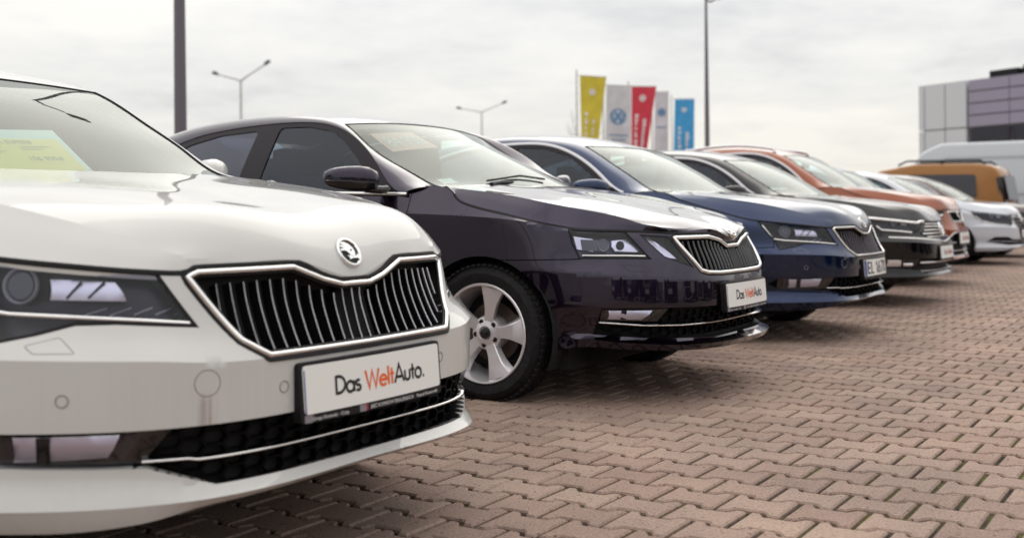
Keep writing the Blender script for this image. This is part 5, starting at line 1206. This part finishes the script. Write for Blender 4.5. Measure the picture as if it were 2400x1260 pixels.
# ------------------------------------------------------------------ vans behind the row
def van(name, label, paintm, loc, rz, prof, hw, tum, wins, extra):
    t_ = thing(name, label, 'van', loc, rz); P = rounded(prof, .12, 4); P = dens(P, .25); n = len(P); zb = P[:, 1].min()
    wz = lambda z: hw - tum * np.maximum(0, z - 1.0) ** 1.5
    rings = [(0, -.0), (.05, .015), (.10, .06)]
    V = []; cen_ = P.mean(0)
    for sg in (1, -1):
        for ins, yi in ((.0, .07), (.03, .02), (.075, .0)):
            Q = shrink(P, ins) if ins else P; V.append(np.c_[Q[:, 0], sg * (wz(Q[:, 1]) - yi), Q[:, 1]])
    Fc = []
    for s_ in (0, 3):
        for k in (0, 1): Fc += [((s_ + k) * n + i, (s_ + k) * n + (i + 1) % n, (s_ + k + 1) * n + (i + 1) % n, (s_ + k + 1) * n + i) for i in range(n)]
        Fc.append(tuple((s_ + 2) * n + i for i in range(n)))
    Fc += [(i, (i + 1) % n, 3 * n + (i + 1) % n, 3 * n + i) for i in range(n)]
    bm_ = mesh('body', np.concatenate(V), Fc, paintm, t_, sharp=40)
    class VS(Surf):
        def __init__(s, sg): s.sg = sg
        def P(s, ab): return np.c_[ab[:, 0], s.sg * wz(ab[:, 1]), ab[:, 1]]
        def N(s, ab): return np.c_[ab[:, 0] * 0, ab[:, 0] * 0 + s.sg, ab[:, 0] * 0]
    for w_ in wins:
        for sg in (1, -1): V_, F_ = patch(VS(sg), rounded(w_, .07, 4), (), .25, .006, .02); mesh('side_window', V_, F_, 'tint2', t_, smooth=False)
    for xw in extra['wheels']:
        for sg in (1, -1):
            q_ = MB(); q_.lathe([(.02, -.1), (.2, -.11), (.31, -.10), (.335, -.06), (.335, .06), (.31, .1)], 32, c=(0, 0, 0)); o_ = q_.build('wheel', 'tyre', t_); o_.location = (xw, sg * (hw - .1), .335); o_.rotation_euler = (0, 0, 0 if sg < 0 else math.pi)
            q_ = MB(); q_.lathe([(.01, -.115), (.19, -.113), (.21, -.10)], 24); r_ = q_.build('rim', 'alloy', o_)
    return t_, wz
MT['tint2'] = mat('dark_window', (.014, .012, .022), .07, 0, .5)
cad_prof = [(0, .25), (0, .75), (-.03, 1.05), (-.12, 1.55), (-.26, 1.76), (-.6, 1.82), (-1.9, 1.84), (-2.75, 1.70), (-3.45, 1.15), (-4.25, .95), (-4.36, .6), (-4.36, .25)]
D_ = 25.0; p = at_px(2383, D_)
cad, wz = van('delivery_van', 'mustard-orange van with roof rails and dark side windows parked facing away', 'mustard', (p[0] - .1, p[1] + .2, 0), R(0), cad_prof, .89, .11, [[(-.60, 1.08), (-.63, 1.58), (-2.08, 1.60), (-2.10, 1.08)], [(-2.24, 1.12), (-2.22, 1.58), (-2.6, 1.54), (-3.1, 1.16)]], dict(wheels=(-.85, -3.5)))
for sg in (1, -1):
    m = MB(); m.tube([(-.45, sg * .70, 1.80), (-.55, sg * .70, 1.89), (-2.1, sg * .70, 1.91), (-2.3, sg * .70, 1.82)], .022, 8); m.build('roof_rail', 'bplastic', cad)
    m = MB(); m.box((-1.35, sg * .70, 1.85), (.06, .05, .12)); m.build('rail_foot', 'bplastic', cad)
    m = MB(); m.prism([(-.12, .95), (-.20, 1.5), (-.10, 1.52), (-.005, .95)], sg * .74, sg * .875, 'y'); m.build('tail_lamp', 'gloss', cad)
m = MB(); m.prism([(.015, 1.02), (-.085, 1.54), (-.075, 1.56), (.025, 1.02)], -.68, .68, 'y'); m.build('rear_window', 'tint2', cad)
m = MB(); m.prism([(-.005, .3), (.06, .32), (.08, .55), (.01, .6)], -.82, .82, 'y'); m.build('rear_bumper', 'bplastic', cad)
vp = [(0, .35), (0, 2.35), (-.10, 2.62), (-.5, 2.70), (-4.6, 2.70), (-5.15, 2.45), (-5.75, 1.55), (-6.6, 1.20), (-6.8, .8), (-6.8, .35)]
p = at_px(2190, 34); vanw, wz = van('delivery_van', 'tall white panel van parked behind the mustard-orange van', 'vanwhite', (p[0] + 5.0, p[1] + 0, 0), R(2), vp, 1.0, .03, [[(-4.7, 1.55), (-4.65, 2.1), (-5.15, 2.05), (-5.5, 1.58)]], dict(wheels=(-1.3, -5.6)))
for z in (1.25, 2.28):
    for sg in (1, -1): m = MB(); m.box((-2.4, sg * (float(wz(np.array([z]))[0]) + .004), z), (4.2, .02, .05)); m.build('side_rib', 'vanwhite', vanw)
# ------------------------------------------------------------------ bare trees
MT['bark'] = mat('bare_twig', (.20, .17, .14), .9)
def bare_tree(px_, d, h, label, seed):
    r = random.Random(seed); p = at_px(px_, d); t_ = thing('bare_tree', label, 'tree', p, group='bare trees beyond the flags'); m = MB(); tr = MB()
    def grow(mb, p0, dr, ln, rad, lev):
        p0 = np.array(p0); dr = np.array(dr, float); dr /= np.linalg.norm(dr); pts = [p0]; q_ = p0
        for k in range(3): dr = dr + np.array([r.gauss(0, .12), r.gauss(0, .12), .05]); dr /= np.linalg.norm(dr); q_ = q_ + dr * ln / 3; pts.append(q_)
        mb.tube(pts, [rad, rad * .85, rad * .7, rad * .5], 5 if lev < 2 else 4, False)
        if lev < 4:
            for k in range(3 if lev < 3 else 2):
                a = pts[r.choice([1, 2, 3])]; nd_ = dr + np.array([r.gauss(0, .5), r.gauss(0, .5), .25]); grow(m, a, nd_, ln * r.uniform(.55, .8), rad * .55, lev + 1)
    grow(tr, (0, 0, 0), (0, 0, 1), h * .42, .075, 0); tr.build('trunk', 'bark', t_); m.build('crown', 'bark', t_)
bare_tree(1150, 62, 5.6, 'bare tree beside the far twin-arm street lamp', 3); bare_tree(1275, 66, 6.0, 'leafless tree with spreading twigs, standing apart left of the yellow flag', 5); bare_tree(1325, 60, 6.4, 'leafless tree beside the pole of the yellow flag', 9); bare_tree(1640, 75, 5.4, 'small leafless tree between the blue flag and the slim lamp post', 12)
